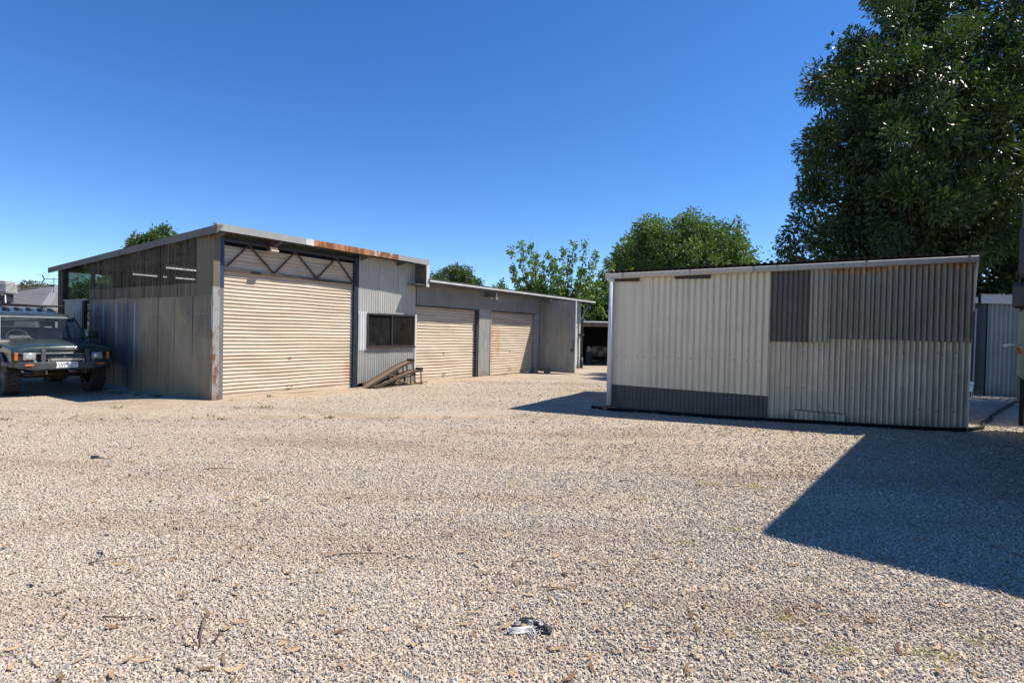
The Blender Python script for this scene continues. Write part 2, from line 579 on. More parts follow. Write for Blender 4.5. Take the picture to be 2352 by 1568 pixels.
def side_mat():
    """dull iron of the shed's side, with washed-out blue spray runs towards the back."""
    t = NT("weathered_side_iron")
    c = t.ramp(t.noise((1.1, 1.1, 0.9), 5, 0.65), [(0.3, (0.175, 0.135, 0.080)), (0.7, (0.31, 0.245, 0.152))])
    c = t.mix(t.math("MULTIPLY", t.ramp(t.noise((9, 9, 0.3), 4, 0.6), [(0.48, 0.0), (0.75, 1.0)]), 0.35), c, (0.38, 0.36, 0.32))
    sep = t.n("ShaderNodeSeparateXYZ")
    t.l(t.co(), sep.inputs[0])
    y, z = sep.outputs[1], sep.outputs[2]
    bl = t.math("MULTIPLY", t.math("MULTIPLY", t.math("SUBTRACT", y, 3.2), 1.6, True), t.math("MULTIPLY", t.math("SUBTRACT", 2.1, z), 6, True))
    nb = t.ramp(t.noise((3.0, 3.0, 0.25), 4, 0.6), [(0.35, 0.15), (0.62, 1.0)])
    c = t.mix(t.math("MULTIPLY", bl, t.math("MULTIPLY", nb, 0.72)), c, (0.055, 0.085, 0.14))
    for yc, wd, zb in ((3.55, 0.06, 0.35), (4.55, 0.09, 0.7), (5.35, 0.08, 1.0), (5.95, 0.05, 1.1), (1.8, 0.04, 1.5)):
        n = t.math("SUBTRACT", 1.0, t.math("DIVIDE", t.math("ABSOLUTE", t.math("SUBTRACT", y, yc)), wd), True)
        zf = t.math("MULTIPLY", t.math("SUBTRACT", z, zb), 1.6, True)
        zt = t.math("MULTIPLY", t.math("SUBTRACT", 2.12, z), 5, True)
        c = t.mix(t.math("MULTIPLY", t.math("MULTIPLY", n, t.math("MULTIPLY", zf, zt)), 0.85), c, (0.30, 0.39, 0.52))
    # darker patch with a slanting lower edge near the corner
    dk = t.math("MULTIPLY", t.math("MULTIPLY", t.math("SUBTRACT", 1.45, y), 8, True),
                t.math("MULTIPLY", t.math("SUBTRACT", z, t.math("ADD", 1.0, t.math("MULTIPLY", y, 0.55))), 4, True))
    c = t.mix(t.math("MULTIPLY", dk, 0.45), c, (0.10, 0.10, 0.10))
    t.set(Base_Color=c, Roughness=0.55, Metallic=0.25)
    t.bump(t.noise(30, 3), 0.12, 0.004)
    return t.m


def translucent_mat():
    t = NT("dirty_fibreglass_sheet")
    tr = t.n("ShaderNodeBsdfTransparent")
    tr.inputs[0].default_value = (0.60, 0.59, 0.54, 1)
    df = t.n("ShaderNodeBsdfDiffuse")
    t.l(t.ramp(t.noise((6, 6, 0.5), 4, 0.6), [(0.3, (0.12, 0.105, 0.078)), (0.7, (0.22, 0.195, 0.15))]), df.inputs[0])
    gl = t.n("ShaderNodeBsdfGlossy")
    gl.inputs["Roughness"].default_value = 0.2
    fr = t.n("ShaderNodeFresnel")
    thin_ior(t, fr)
    m1 = t.n("ShaderNodeMixShader")
    sep = t.n("ShaderNodeSeparateXYZ")
    t.l(t.co(), sep.inputs[0])
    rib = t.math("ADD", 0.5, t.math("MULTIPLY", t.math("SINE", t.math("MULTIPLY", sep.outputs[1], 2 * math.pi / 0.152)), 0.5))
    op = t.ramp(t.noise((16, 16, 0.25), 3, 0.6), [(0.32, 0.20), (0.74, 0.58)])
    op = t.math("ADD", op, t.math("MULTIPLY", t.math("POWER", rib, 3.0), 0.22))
    lim = t.math("ADD", 2.40, t.math("MULTIPLY", t.math("SUBTRACT", t.noise((0.8, 0.8, 0.1), 2), 0.5), 0.06))
    op = t.math("ADD", op, t.math("MULTIPLY", t.math("MULTIPLY", t.math("SUBTRACT", lim, sep.outputs[2]), 30, True), 0.55), True)
    t.l(op, m1.inputs[0])
    t.l(tr.outputs[0], m1.inputs[1])
    t.l(df.outputs[0], m1.inputs[2])
    m2 = t.n("ShaderNodeMixShader")
    t.l(t.math("MULTIPLY", fr.outputs[0], 0.05), m2.inputs[0])
    t.l(m1.outputs[0], m2.inputs[1])
    t.l(gl.outputs[0], m2.inputs[2])
    t.l(m2.outputs[0], t.out.inputs[0])
    return t.m


def swing_mat():
    t = NT("dull_zinc_panel")
    c = t.ramp(t.noise((2, 2, 0.8), 5, 0.65), [(0.3, (0.17, 0.18, 0.175)), (0.55, (0.25, 0.255, 0.235)), (0.75, (0.30, 0.285, 0.22))])
    c = t.mix(t.math("MULTIPLY", t.ramp(t.noise((12, 12, 0.6), 4, 0.6), [(0.5, 0.0), (0.8, 1.0)]), 0.3), c, (0.36, 0.36, 0.33))
    t.set(Base_Color=c, Roughness=0.5, Metallic=0.3)
    return t.m


def emit_mat(name, col, s):
    t = NT(name)
    t.set(Base_Color=col)
    t.b.inputs["Emission Color"].default_value = (*col, 1)
    t.b.inputs["Emission Strength"].default_value = s
    return t.m


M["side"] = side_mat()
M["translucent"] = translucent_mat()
M["swing"] = swing_mat()
M["tube"] = emit_mat("lit_fluorescent_tube", (0.95, 0.98, 1.0), 1.1)
M["door1"] = door_mat("cream_roller_door_large", [(3.3, 0.14, 0.1, 0.85)])
M["door2"] = door_mat("cream_roller_door_plain", [])
M["door3"] = door_mat("cream_roller_door_rust_stained", [(3.85, 0.32, 0.3, 1.75), (4.2, 0.2, 0.6, 1.7)])


# ------------------------------------------------------------------ ground
def build_ground():
    def axis(lo, hi, step):
        far = [60, 90, 140, 220, 400, 800]
        a = np.arange(lo, hi + step / 2, step)
        return np.concatenate([[-f for f in far[::-1]], a, far])
    xs = axis(-24.0, 24.0, 0.27)
    ys = axis(-4.0, 36.0, 0.27)
    X, Y = np.meshgrid(xs, ys)
    Z = hz(X, Y)
    v = np.stack([X, Y, Z], -1).reshape(-1, 3)
    nx, ny = len(xs), len(ys)
    i, j = np.meshgrid(np.arange(nx - 1), np.arange(ny - 1))
    a = (j * nx + i).ravel()
    me = np_mesh("ground", v, [np.stack([a, a + 1, a + nx + 1, a + nx], -1)], ground_mat(), smooth=True)
    o = bpy.data.objects.new("ground", me)
    COL.objects.link(o)
    tag(o, kind="structure")


def build_gravel():
    """loose stones over the near yard: low faceted stones, one mesh."""
    bands = [(1.6, 3.2, 6500), (3.2, 4.5, 4300), (4.5, 6.0, 2200), (6.0, 7.6, 950), (7.6, 9.3, 450), (9.3, 12.0, 230), (12.0, 17.0, 130)]
    px, py = [], []
    for y0, y1, dens in bands:
        w = y1 * 0.99 + 1.6
        n = int((y1 - y0) * 2 * w * dens)
        x = rng.uniform(-w, w, n)
        y = rng.uniform(y0, y1, n)
        k = np.abs(x) < y * 0.985 + 0.2 + 1.2 * rng.random(n) ** 1.6
        yl = (x - 1.98) * 0.342 + (y - 10.97) * 0.940
        xl = (x - 1.98) * 0.940 - (y - 10.97) * 0.342
        k &= ~((x * 0.829 - y * 0.559 + 11.2 < 0.3 + 1.2 * rng.random(n)) & (y > 9.3))
        k &= ~((xl > -0.1) & (xl < 5.9) & (yl > -0.1))
        k &= ~((y > 12.0) & (x > 3.0) & (x < 8.5))
        k &= ~((y > 9.3) & (np.abs(y - 10.05 - 0.16 * x) < 0.5) & (x < 0) & (rng.random(n) < 0.75))
        px.append(x[k]); py.append(y[k])
    x, y = np.concatenate(px), np.concatenate(py)
    # thin out in worn patches
    worn = np.sin(x * 1.7 + 0.6 * y) * np.sin(y * 2.3 - 0.4 * x) + 0.5 * np.sin(x * 4.1) * np.sin(y * 3.7)
    keep = rng.random(len(x)) > np.clip((worn - 0.75) * 0.9, 0, 0.5)
    x, y = x[keep], y[keep]
    n = len(x)
    r = np.clip(rng.lognormal(math.log(0.0064), 0.32, n), 0.003, 0.016) * np.clip(0.72 + 0.09 * y, 0.9, 1.75)
    el = rng.uniform(0.6, 1.0, n)
    hh = r * rng.uniform(0.42, 0.9, n)
    rot = rng.uniform(0, 2 * math.pi, n)
    tx, ty = rng.normal(0, 0.28, n), rng.normal(0, 0.28, n)
    ang = np.arange(4) * 2 * math.pi / 4
    V = np.zeros((n, 8, 3))
    for ring, (rs, zf) in enumerate(((1.05, -0.25), (0.72, 1.0))):
        a = ang[None, :] + rng.uniform(-0.45, 0.45, (n, 4)) + 0.3 * ring
        rad = r[:, None] * rs * rng.uniform(0.75, 1.25, (n, 4))
        lx, ly = rad * np.cos(a), rad * np.sin(a) * el[:, None]
        cx, sx = np.cos(rot)[:, None], np.sin(rot)[:, None]
        wx, wy = lx * cx - ly * sx, lx * sx + ly * cx
        V[:, ring * 4:ring * 4 + 4, 0] = wx
        V[:, ring * 4:ring * 4 + 4, 1] = wy
        V[:, ring * 4:ring * 4 + 4, 2] = zf * hh[:, None] + ring * (wx * tx[:, None] + wy * ty[:, None])
    zb = hz(x, y) + rng.uniform(-0.001, 0.006, n)
    V[..., 0] += x[:, None]
    V[..., 1] += y[:, None]
    V[..., 2] += zb[:, None]
    base = (np.arange(n) * 8)[:, None]
    k = np.arange(4)
    side = np.stack([k, (k + 1) % 4, 4 + (k + 1) % 4, 4 + k], -1)
    quads = (base[:, :, None] + side[None]).reshape(-1, 4)
    tops = base + np.arange(4, 8)[None]
    tint = np.clip(rng.random(n), 0, 1)
    me = np_mesh("gravel", V.reshape(-1, 3), [quads, tops], stone_mat(), np.repeat(tint, 8))
    o = bpy.data.objects.new("gravel", me)
    COL.objects.link(o)
    tag(o, "loose pale and tan gravel stones covering the yard", kind="stuff")
    return n


build_ground()
N_STONES = build_gravel()

# ------------------------------------------------------------------ the large shed (local x runs along its front, y into it)
TH = R(56.0)
PX, PY = -5.973, 11.176
DX, DY = math.cos(TH), math.sin(TH)


def front(s, t=0.0, z=0.0):
    return (PX + s * DX - t * DY, PY + s * DY + t * DX, z)


def roller_door(parent, x0, x1, z1, y, m, pitch=0.078, lab=None):
    """a rolled-steel curtain of one ribbed sheet, its bottom rail and guides"""
    root = ob("roller_door", MB().box(x0 + 0.005, x1 - 0.005, y - 0.012, y + 0.02, 0.0, 0.085), m, parent, bevel=0.004, label=lab)
    c = MB()
    prof = [(0.0, -0.2), (0.22, -0.2), (0.27, 1.0), (0.36, 1.15), (0.72, 0.95), (0.86, 0.3)]
    zs, z = [], 0.085
    while z < z1:
        for f, dep in prof:
            zz = z + f * pitch
            if zz < z1:
                zs.append((zz, dep))
        z += pitch
    zs.append((z1, 0.0))
    nx = 10
    vs, fs = [], []
    for j, (zz, dep) in enumerate(zs):
        for i in range(nx + 1):
            xx = x0 + (x1 - x0) * i / nx
            sag = (0.007 * math.sin(zz * 1.9 + i * 0.7) + 0.004 * math.sin(zz * 7.3 + i * 1.9)) * math.sin(math.pi * i / nx)
            vs.append((xx, y - 0.014 * dep + sag, zz + 0.004 * math.sin(i * 1.1 + zz)))
    for j in range(len(zs) - 1):
        for i in range(nx):
            a = j * (nx + 1) + i
            fs.append((a, a + 1, a + nx + 2, a + nx + 1))
    c.add(vs, fs)
    ob("curtain", c, m, root)
    xm = x0 + (x1 - x0) * 0.47
    ob("lock", MB().box(xm - 0.03, xm + 0.03, y - 0.034, y - 0.008, 0.80, 0.83), M["brown_steel"], root, bevel=0.006)
    ob("lift_handle", MB().tube([(xm - 0.06, y - 0.015, 0.16), (xm - 0.05, y - 0.055, 0.17), (xm + 0.05, y - 0.055, 0.17), (xm + 0.06, y - 0.015, 0.16)], 0.009, 6), M["dark_steel"], root)
    return root


def sheets(parent, x0, x1, z0, z1, y, m, w=0.76, n=(0, -1, 0), name="wall_sheet", pitch=0.076, amp=0.0085, lab=None, z1b=None):
    """wall cladding: separate lapped sheets along x"""
    k = max(1, int(round((x1 - x0) / w)))
    for i in range(k):
        a, b = x0 + (x1 - x0) * i / k, x0 + (x1 - x0) * (i + 1) / k
        ha = z1 - z0 if z1b is None else (z1 + (z1b - z1) * i / k) - z0
        hb = z1 - z0 if z1b is None else (z1 + (z1b - z1) * (i + 1) / k) - z0
        off = 0.0015 * (i % 2) + random.uniform(0, 0.002)
        o = MB().corr((a - 0.01, y + n[1] * off, z0 + random.uniform(-0.008, 0.004)), (1, 0, 0), (0, 0, 1), n, b - a + 0.02, ha, pitch, amp, 8, 4, wob=0.002, h1=hb)
        ob(name, o, m, parent, True, label=lab)


A = thing("machinery_shed", "large corrugated iron shed with tall cream roller door and rusted roof edge", "shed", (PX, PY, 0), TH)
ROOF_SL = 0.0436


def zr(y):  # underside of the roof sheets
    return 3.43 - ROOF_SL * (y + 0.45)


def eave(s):  # the front overhang widens a little towards the far end
    return -0.325 - 0.025 * (s + 0.23)


def build_A():
    # --- side wall facing the parked car (x = -0.12), running back along y
    def side_sheets(y0, y1, z0, ztop, m, w, name, lab=None, xoff=0.0, amp=0.0085):
        k = max(1, int(round((y1 - y0) / w)))
        for i in range(k):
            a, b = y0 + (y1 - y0) * i / k, y0 + (y1 - y0) * (i + 1) / k
            ha, hb = (ztop(a) if callable(ztop) else ztop) - z0, (ztop(b) if callable(ztop) else ztop) - z0
            mb = MB().corr((-0.12 - xoff - 0.0015 * (i % 2), a - 0.01, z0 + random.uniform(-0.012, 0.0)), (0, 1, 0), (0, 0, 1), (-1, 0, 0), b - a + 0.02, ha, 0.076, amp, 8, 4, wob=0.004, h1=hb)
            ob(name, mb, m, A, True, label=lab)
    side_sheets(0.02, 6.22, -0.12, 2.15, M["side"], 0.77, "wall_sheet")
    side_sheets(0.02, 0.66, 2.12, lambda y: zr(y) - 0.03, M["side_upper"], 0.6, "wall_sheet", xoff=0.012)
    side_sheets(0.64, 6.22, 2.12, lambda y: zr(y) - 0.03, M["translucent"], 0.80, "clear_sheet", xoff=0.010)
    fx = MB()
    for z, y0, y1 in ((1.05, 0.3, 1.9), (1.18, 1.0, 1.6), (1.0, 2.4, 3.4), (1.75, 0.2, 6.0), (0.45, 0.4, 5.6)):
        for y in np.arange(y0, y1, 0.152):
            if random.random() < 0.8:
                fx.disc((-0.126, y, z + random.uniform(-0.01, 0.01)), (-1, 0, 0), 0.010, 0.008, 6)
    tag(ob("fixings", fx, M["galv_pale"], A), kind="stuff")
    # girts and studs behind the translucent sheets
    for z in (2.30, 2.95):
        ob("girt", MB().box(-0.105, -0.045, 0.1, 6.2, z - (0.14 if z < 2.5 else 0.03), z + (0.10 if z < 2.5 else 0.03)), M["soffit"] if z > 2.5 else M["timber_pale"], A)
    for y in (0.66, 2.4, 4.2, 6.2):
        ob("stud", MB().box(-0.10, -0.02, y - 0.05, y + 0.05, 0.0, zr(y)), M["timber"], A)
    # back bay: glazed panel above ribbed sheets, gap with a second little window
    ob("end_post", MB().box(-0.17, -0.03, 7.98, 8.36, -0.1, zr(8.2)), M["timber"], A, bevel=0.006)
    ob("glazing", MB().box(-0.118, -0.11, 6.26, 7.96, 2.17, zr(7.3) - 0.02), M["clear_glass"], A)
    ob("sill_rail", MB().box(-0.16, -0.07, 6.24, 8.24, 2.115, 2.15), M["fascia"], A)
    w = MB().corr((-0.135, 6.62, -0.1), (0, 1, 0), (0, 0, 1), (-1, 0, 0), 1.6, 2.21, 0.2, 0.018, 8, 2, prof=lambda t: 1.0 if t < 0.3 else (-1.0 if 0.45 < t < 0.85 else 0.0))
    ob("ribbed_sheet", w, M["galv"], A)
    ob("mullion", MB().box(-0.16, -0.08, 6.50, 6.62, -0.1, 2.12), M["timber"], A)
    ob("transom", MB().box(-0.15, -0.08, 6.24, 6.50, 1.28, 1.34), M["fascia"], A)
    ob("lower_panel", MB().box(-0.14, -0.11, 6.24, 6.50, -0.1, 1.28), M["galv_pale"], A)
    ob("glazing", MB().box(-0.118, -0.11, 6.24, 6.50, 1.34, 2.11), M["clear_glass"], A)
    # --- back, inner and right walls close the inside
    ob("back_wall", MB().box(1.15, 5.6, 8.3, 8.36, -0.1, zr(8.3)), M["interior"], A)
    ob("back_wall", MB().box(-0.1, 1.15, 8.3, 8.36, -0.1, 1.30), M["interior"], A)
    ob("right_wall", MB().box(5.60, 5.64, 0.12, 8.36, -0.1, zr(4) - 0.1), M["interior"], A)
    # --- corner post (folded flashing in three lengths, the top one coloured darker for eave shade) and door guides
    for z0, z1, m in ((-0.1, 0.93, M["post_rust"]), (0.93, 2.3, M["galv_post"]), (2.3, 3.33, M["side_upper"])):
        mb = MB().box(-0.135, 0.0, -0.035, -0.022, z0, z1).box(-0.135, -0.122, -0.022, 0.035, z0, z1)
        if z0 < 0:
            mb.box(-0.122, -0.015, -0.022, 0.03, -0.1, 0.0)
        ob("corner_flashing", mb, m, A)
    ob("door_guide", MB().box(0.012, 0.10, 0.0, 0.016, -0.02, 2.28).box(0.012, 0.03, 0.016, 0.09, -0.02, 2.28).box(0.078, 0.10, 0.016, 0.09, -0.02, 2.28), M["post_galv"], A)
    ob("column", MB().box(0.005, 0.10, 0.10, 0.20, -0.1, 3.32).box(0.0, 0.105, 0.005, 0.095, 2.29, 3.32), M["blue_steel"], A, label="blue painted steel column")
    ob("column", MB().box(3.43, 3.575, -0.015, 0.20, -0.1, 3.32), M["navy_steel"], A, label="dark blue steel column")
    rd = roller_door(A, 0.10, 3.43, 3.17, 0.062, M["door1"], lab="tall cream roller door")
    # --- open-web truss across the door head
    ob("bottom_chord", MB().box(0.105, 3.428, -0.005, 0.038, 2.63, 2.685), M["dark_brown"], A)
    ob("top_chord", MB().box(0.105, 3.428, -0.005, 0.038, 3.235, 3.29), M["dark_steel"], A)
    ap = [(0.11, 2.68), (0.63, 3.235), (1.22, 2.685), (1.74, 3.235), (2.33, 2.685), (2.88, 3.235), (3.41, 2.69)]
    for (a, za), (b, zb) in zip(ap[:-1], ap[1:]):
        ob("web_member", MB().bar((a, 0.015, za), (b, 0.015, zb), 0.03, 0.03, (0, 1, 0)), M["rust_bar"], A)
    ob("lintel", MB().box(0.1, 5.6, 0.05, 0.2, 3.30, 3.40), M["dark_steel"], A)
    ob("curtain_drum", MB().tube([(0.12, 0.34, 3.12), (3.42, 0.34, 3.12)], 0.2, 16), M["dark_steel"], A)
    # --- front cladding right of the door
    sheets(A, 3.575, 5.66, 1.93, 3.40, -0.004, M["galv_y"], 0.7)
    sheets(A, 3.585, 3.86, 0.95, 1.96, -0.02, M["galv_pale"], 0.3, lab="pale patch sheet beside the window")
    ob("wall_sheet", MB().corr((3.58, -0.016, 0.10), (1, 0, 0), (0, 0, 1), (0, -1, 0), 0.25, 0.87, 0.076, 0.0085, 8, 3), M["galv"], A, True)
    sheets(A, 3.80, 5.64, -0.06, 1.04, -0.008, M["galv"], 0.62)
    ob("edge_trim", MB().box(5.628, 5.70, -0.03, -0.018, -0.05, 1.95).box(5.69, 5.70, -0.018, 0.1, -0.05, 1.95), M["galv_pale"], A)
    ob("edge_trim", MB().box(3.566, 3.60, -0.028, -0.02, 0.08, 1.9), M["fascia"], A)
    # --- sliding window
    wf = MB()
    x0, x1, z0, z1 = 3.86, 5.61, 1.03, 1.92
    wf.box(x0, x1, -0.05, 0.03, z0, z0 + 0.045).box(x0, x1, -0.05, 0.03, z1 - 0.035, z1)
    wf.box(x0, x0 + 0.035, -0.05, 0.03, z0 + 0.045, z1 - 0.035).box(x1 - 0.045, x1, -0.05, 0.03, z0 + 0.045, z1 - 0.035)
    win = ob("window", wf, M["frame"], A)
    ob("mullion", MB().box(4.715, 4.755, -0.045, 0.02, z0 + 0.045, z1 - 0.035), M["frame"], win)
    ob("sill", MB().box(x0 - 0.03, x1 + 0.02, -0.085, -0.05, z0 - 0.02, z0 + 0.012), M["frame"], win)
    ob("pane", MB().box(x0 + 0.03, 4.72, -0.012, -0.006, z0 + 0.04, z1 - 0.03), M["glass"], win)
    ob("pane", MB().box(4.75, x1 - 0.04, -0.032, -0.026, z0 + 0.04, z1 - 0.03), M["glass"], win)
    ob("bench", MB().box(3.7, 5.58, 0.1, 0.62, 0.98, 1.03), M["timber"], A)
    # --- roof: sheets lengthways, fascias in lapped lengths, boxed end
    for i in range(8):
        a, b = -0.2 + i * 0.74, -0.2 + (i + 1) * 0.74
        vs, fs = [], []
        n = 80
        for j in range(2):
            y = -0.31 if j == 0 else 8.85
            for k in range(n + 1):
                x = a + (b - a + 0.02) * k / n
                vs.append((x, y, zr(y) + 0.03 + 0.008 * math.cos(2 * math.pi * x / 0.076)))
        for k in range(n):
            fs.append((k, k + 1, n + 2 + k, n + 1 + k))
        ob("roof_sheet", MB().add(vs, fs), M["roof"], A, True)
    for y in (0.05, 1.6, 3.2, 4.8, 6.4, 8.0):
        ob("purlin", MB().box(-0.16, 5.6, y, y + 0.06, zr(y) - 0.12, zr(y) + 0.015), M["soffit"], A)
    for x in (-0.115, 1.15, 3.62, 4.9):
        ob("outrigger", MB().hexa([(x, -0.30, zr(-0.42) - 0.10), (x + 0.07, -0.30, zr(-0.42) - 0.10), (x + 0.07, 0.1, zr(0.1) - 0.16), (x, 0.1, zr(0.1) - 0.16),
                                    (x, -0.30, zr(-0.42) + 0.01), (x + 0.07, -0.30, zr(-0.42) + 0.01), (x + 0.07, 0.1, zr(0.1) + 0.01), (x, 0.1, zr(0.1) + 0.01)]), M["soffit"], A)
    segs = [(-0.23, 1.75, M["fascia"], None, 0), (1.74, 1.95, M["galv_pale"], "pale patch on the roof edge", 0.006), (1.94, 3.66, M["rust"], "heavily rusted length of roof edge", 0),
            (3.64, 4.53, M["galv_rusty2"], "rust-blotched length of roof edge", 0.004), (4.51, 5.70, M["fascia"], None, 0)]
    for a, b, m, lab, off in segs:
        dz = random.uniform(-0.008, 0.008)
        fa, fb = eave(a) - off, eave(b) - off
        za, zb_ = 3.525 - 0.0045 * (a + 0.23), 3.525 - 0.0045 * (b + 0.23)
        ob("fascia", MB().hexa([(a, fa, za - 0.14 + dz), (b, fb, zb_ - 0.14 - dz), (b, fb + 0.013, zb_ - 0.14 - dz), (a, fa + 0.013, za - 0.14 + dz),
                                 (a, fa, za), (b, fb, zb_), (b, fb + 0.16, zb_ + 0.015), (a, fa + 0.16, za + 0.015)]), m, A, label=lab)
    ys = [-0.325, 0.9, 2.4, 4.1, 5.4, 7.1, 8.9]
    for i in range(6):
        a, b = ys[i] - 0.02, ys[i + 1] + 0.02
        o = 0.005 * (i % 2)
        dz = random.uniform(-0.015, 0.012)
        mb = MB().hexa([(-0.235 - o, a, zr(a) - 0.085 + dz), (-0.218, a, zr(a) - 0.085 + dz), (-0.218, b, zr(b) - 0.085 - dz), (-0.235 - o, b, zr(b) - 0.085 - dz),
                        (-0.235 - o, a, zr(a) + 0.065), (-0.10, a, zr(a) + 0.072), (-0.10, b, zr(b) + 0.072), (-0.235 - o, b, zr(b) + 0.065)])
        ob("barge_flashing", mb, M["barge"], A)
    ob("end_box", MB().box(5.60, 5.72, -0.47, -0.455, 2.74, 3.355), M["galv_pale"], A, label="pale boxed end hanging below the roof edge")
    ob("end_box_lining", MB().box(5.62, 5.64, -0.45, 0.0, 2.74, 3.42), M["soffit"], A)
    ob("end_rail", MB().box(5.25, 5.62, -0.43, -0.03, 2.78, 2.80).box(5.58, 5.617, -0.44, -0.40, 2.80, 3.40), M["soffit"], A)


M["timber_pale"] = plain("dusty_timber", (0.20, 0.165, 0.125), 0.9, 0, 0.25, 5)
M["galv_post"] = sheet_mat("bright_galvanised_flashing", (0.36, 0.36, 0.345), 0.15, 0.2, 0.45, 0.25, 0.45)
M["post_galv"] = sheet_mat("spotted_galvanised_guide", (0.19, 0.20, 0.21), 0.25, 0.4, 0.25, 0.3, 0.5)
M["galv_y"] = sheet_mat("yellowed_galvanised", (0.40, 0.39, 0.35), 0.2, 0.45, 0.0, 0.15, 0.5, dirt=(0.36, 0.28, 0.14), dirt_amt=0.35)
M["galv_rusty2"] = sheet_mat("blotched_fascia", (0.46, 0.42, 0.36), 0.2, 0.25, 0.75, 0.05, 0.65)
M["barge"] = sheet_mat("dull_barge_flashing", (0.125, 0.115, 0.10), 0.25, 0.2, 0.15, 0.1, 0.6)
M["side_upper"] = sheet_mat("brownish_upper_iron", (0.15, 0.125, 0.085), 0.15, 0.3, 0.0, 0.2, 0.55, dirt=(0.10, 0.09, 0.075), dirt_amt=0.4)
build_A()

# lights hung inside and on the shed, things seen through its window
for (s, t, ln) in ((0.39, 4.95, 0.80), (0.02, 2.3, 0.66), (1.42, 4.93, 0.5)):
    tb = thing("fluorescent_light", {0.39: "lit tube light seen through the hazy sheets near the middle of the shed side",
                                     0.02: "lit tube light nearest the shed corner behind the hazy sheets",
                                     1.42: "short glint of a lit tube behind the nearer tube light"}[s], "tube light", front(s, t, 2.8), TH, "lit tubes inside the shed")
    ob("tube", MB().tube([(0, 0, 0), (ln, 0, 0)], 0.014, 8), M["tube"], tb)
    ob("batten", MB().box(-0.02, ln + 0.02, -0.04, 0.04, 0.03, 0.08), M["white"], tb)
    ob("hanger", MB().tube([(ln / 2, 0, 0.08), (ln / 2, 0, zr(t) - 2.8)], 0.006, 5), M["dark_steel"], tb)

fl = thing("floodlight", "old rusty floodlight under the eave above the tall roller door", "floodlight", front(1.02, -0.22, 3.14), TH)
ob("housing", MB().hexa([(-0.10, -0.10, 0), (0.10, -0.10, 0), (0.10, 0.06, 0.02), (-0.10, 0.06, 0.02), (-0.08, -0.04, 0.1), (0.08, -0.04, 0.1), (0.08, 0.08, 0.1), (-0.08, 0.08, 0.1)]), M["rust_bar"], fl)
ob("lens", MB().hexa([(-0.09, -0.115, -0.01), (0.09, -0.115, -0.01), (0.09, 0.03, -0.022), (-0.09, 0.03, -0.022), (-0.09, -0.105, 0.02), (0.09, -0.105, 0.02), (0.09, 0.03, 0.005), (-0.09, 0.03, 0.005)]), M["cream_gutter"], fl)
ob("bracket", MB().bar((0, 0.03, 0.08), (0.0, 0.1, 0.2), 0.03), M["rust_bar"], fl)

cb = tag(ob("cardboard_box", MB().box(0, 0.30, 0, 0.2, 0, 0.17), M["cardboard"], None, bevel=0.004), "brown cardboard box on the bench behind the shed window", "box")
cb.location = front(3.98, 0.14, 1.03); cb.rotation_euler = (0, 0, TH)
ty = thing("tray", "teal plastic tray on the window bench beside the cardboard box", "tray", front(4.2, 0.03, 1.031), TH)
ob("base", MB().box(0, 0.3, 0, 0.1, 0, 0.012), M["teal"], ty)
ob("rim", MB().box(-0.01, 0.31, -0.01, 0.0, 0.0, 0.05).box(-0.01, 0.31, 0.1, 0.11, 0.0, 0.05).box(-0.01, 0.0, 0.0, 0.1, 0.0, 0.05).box(0.3, 0.31, 0.0, 0.1, 0.0, 0.05), M["teal"], ty)

# ------------------------------------------------------------------ the low shed joined to it (origin at its left front corner)
B = thing("low_shed", "long low iron shed with two cream roller doors and white roof edge", "shed", front(5.70), TH)


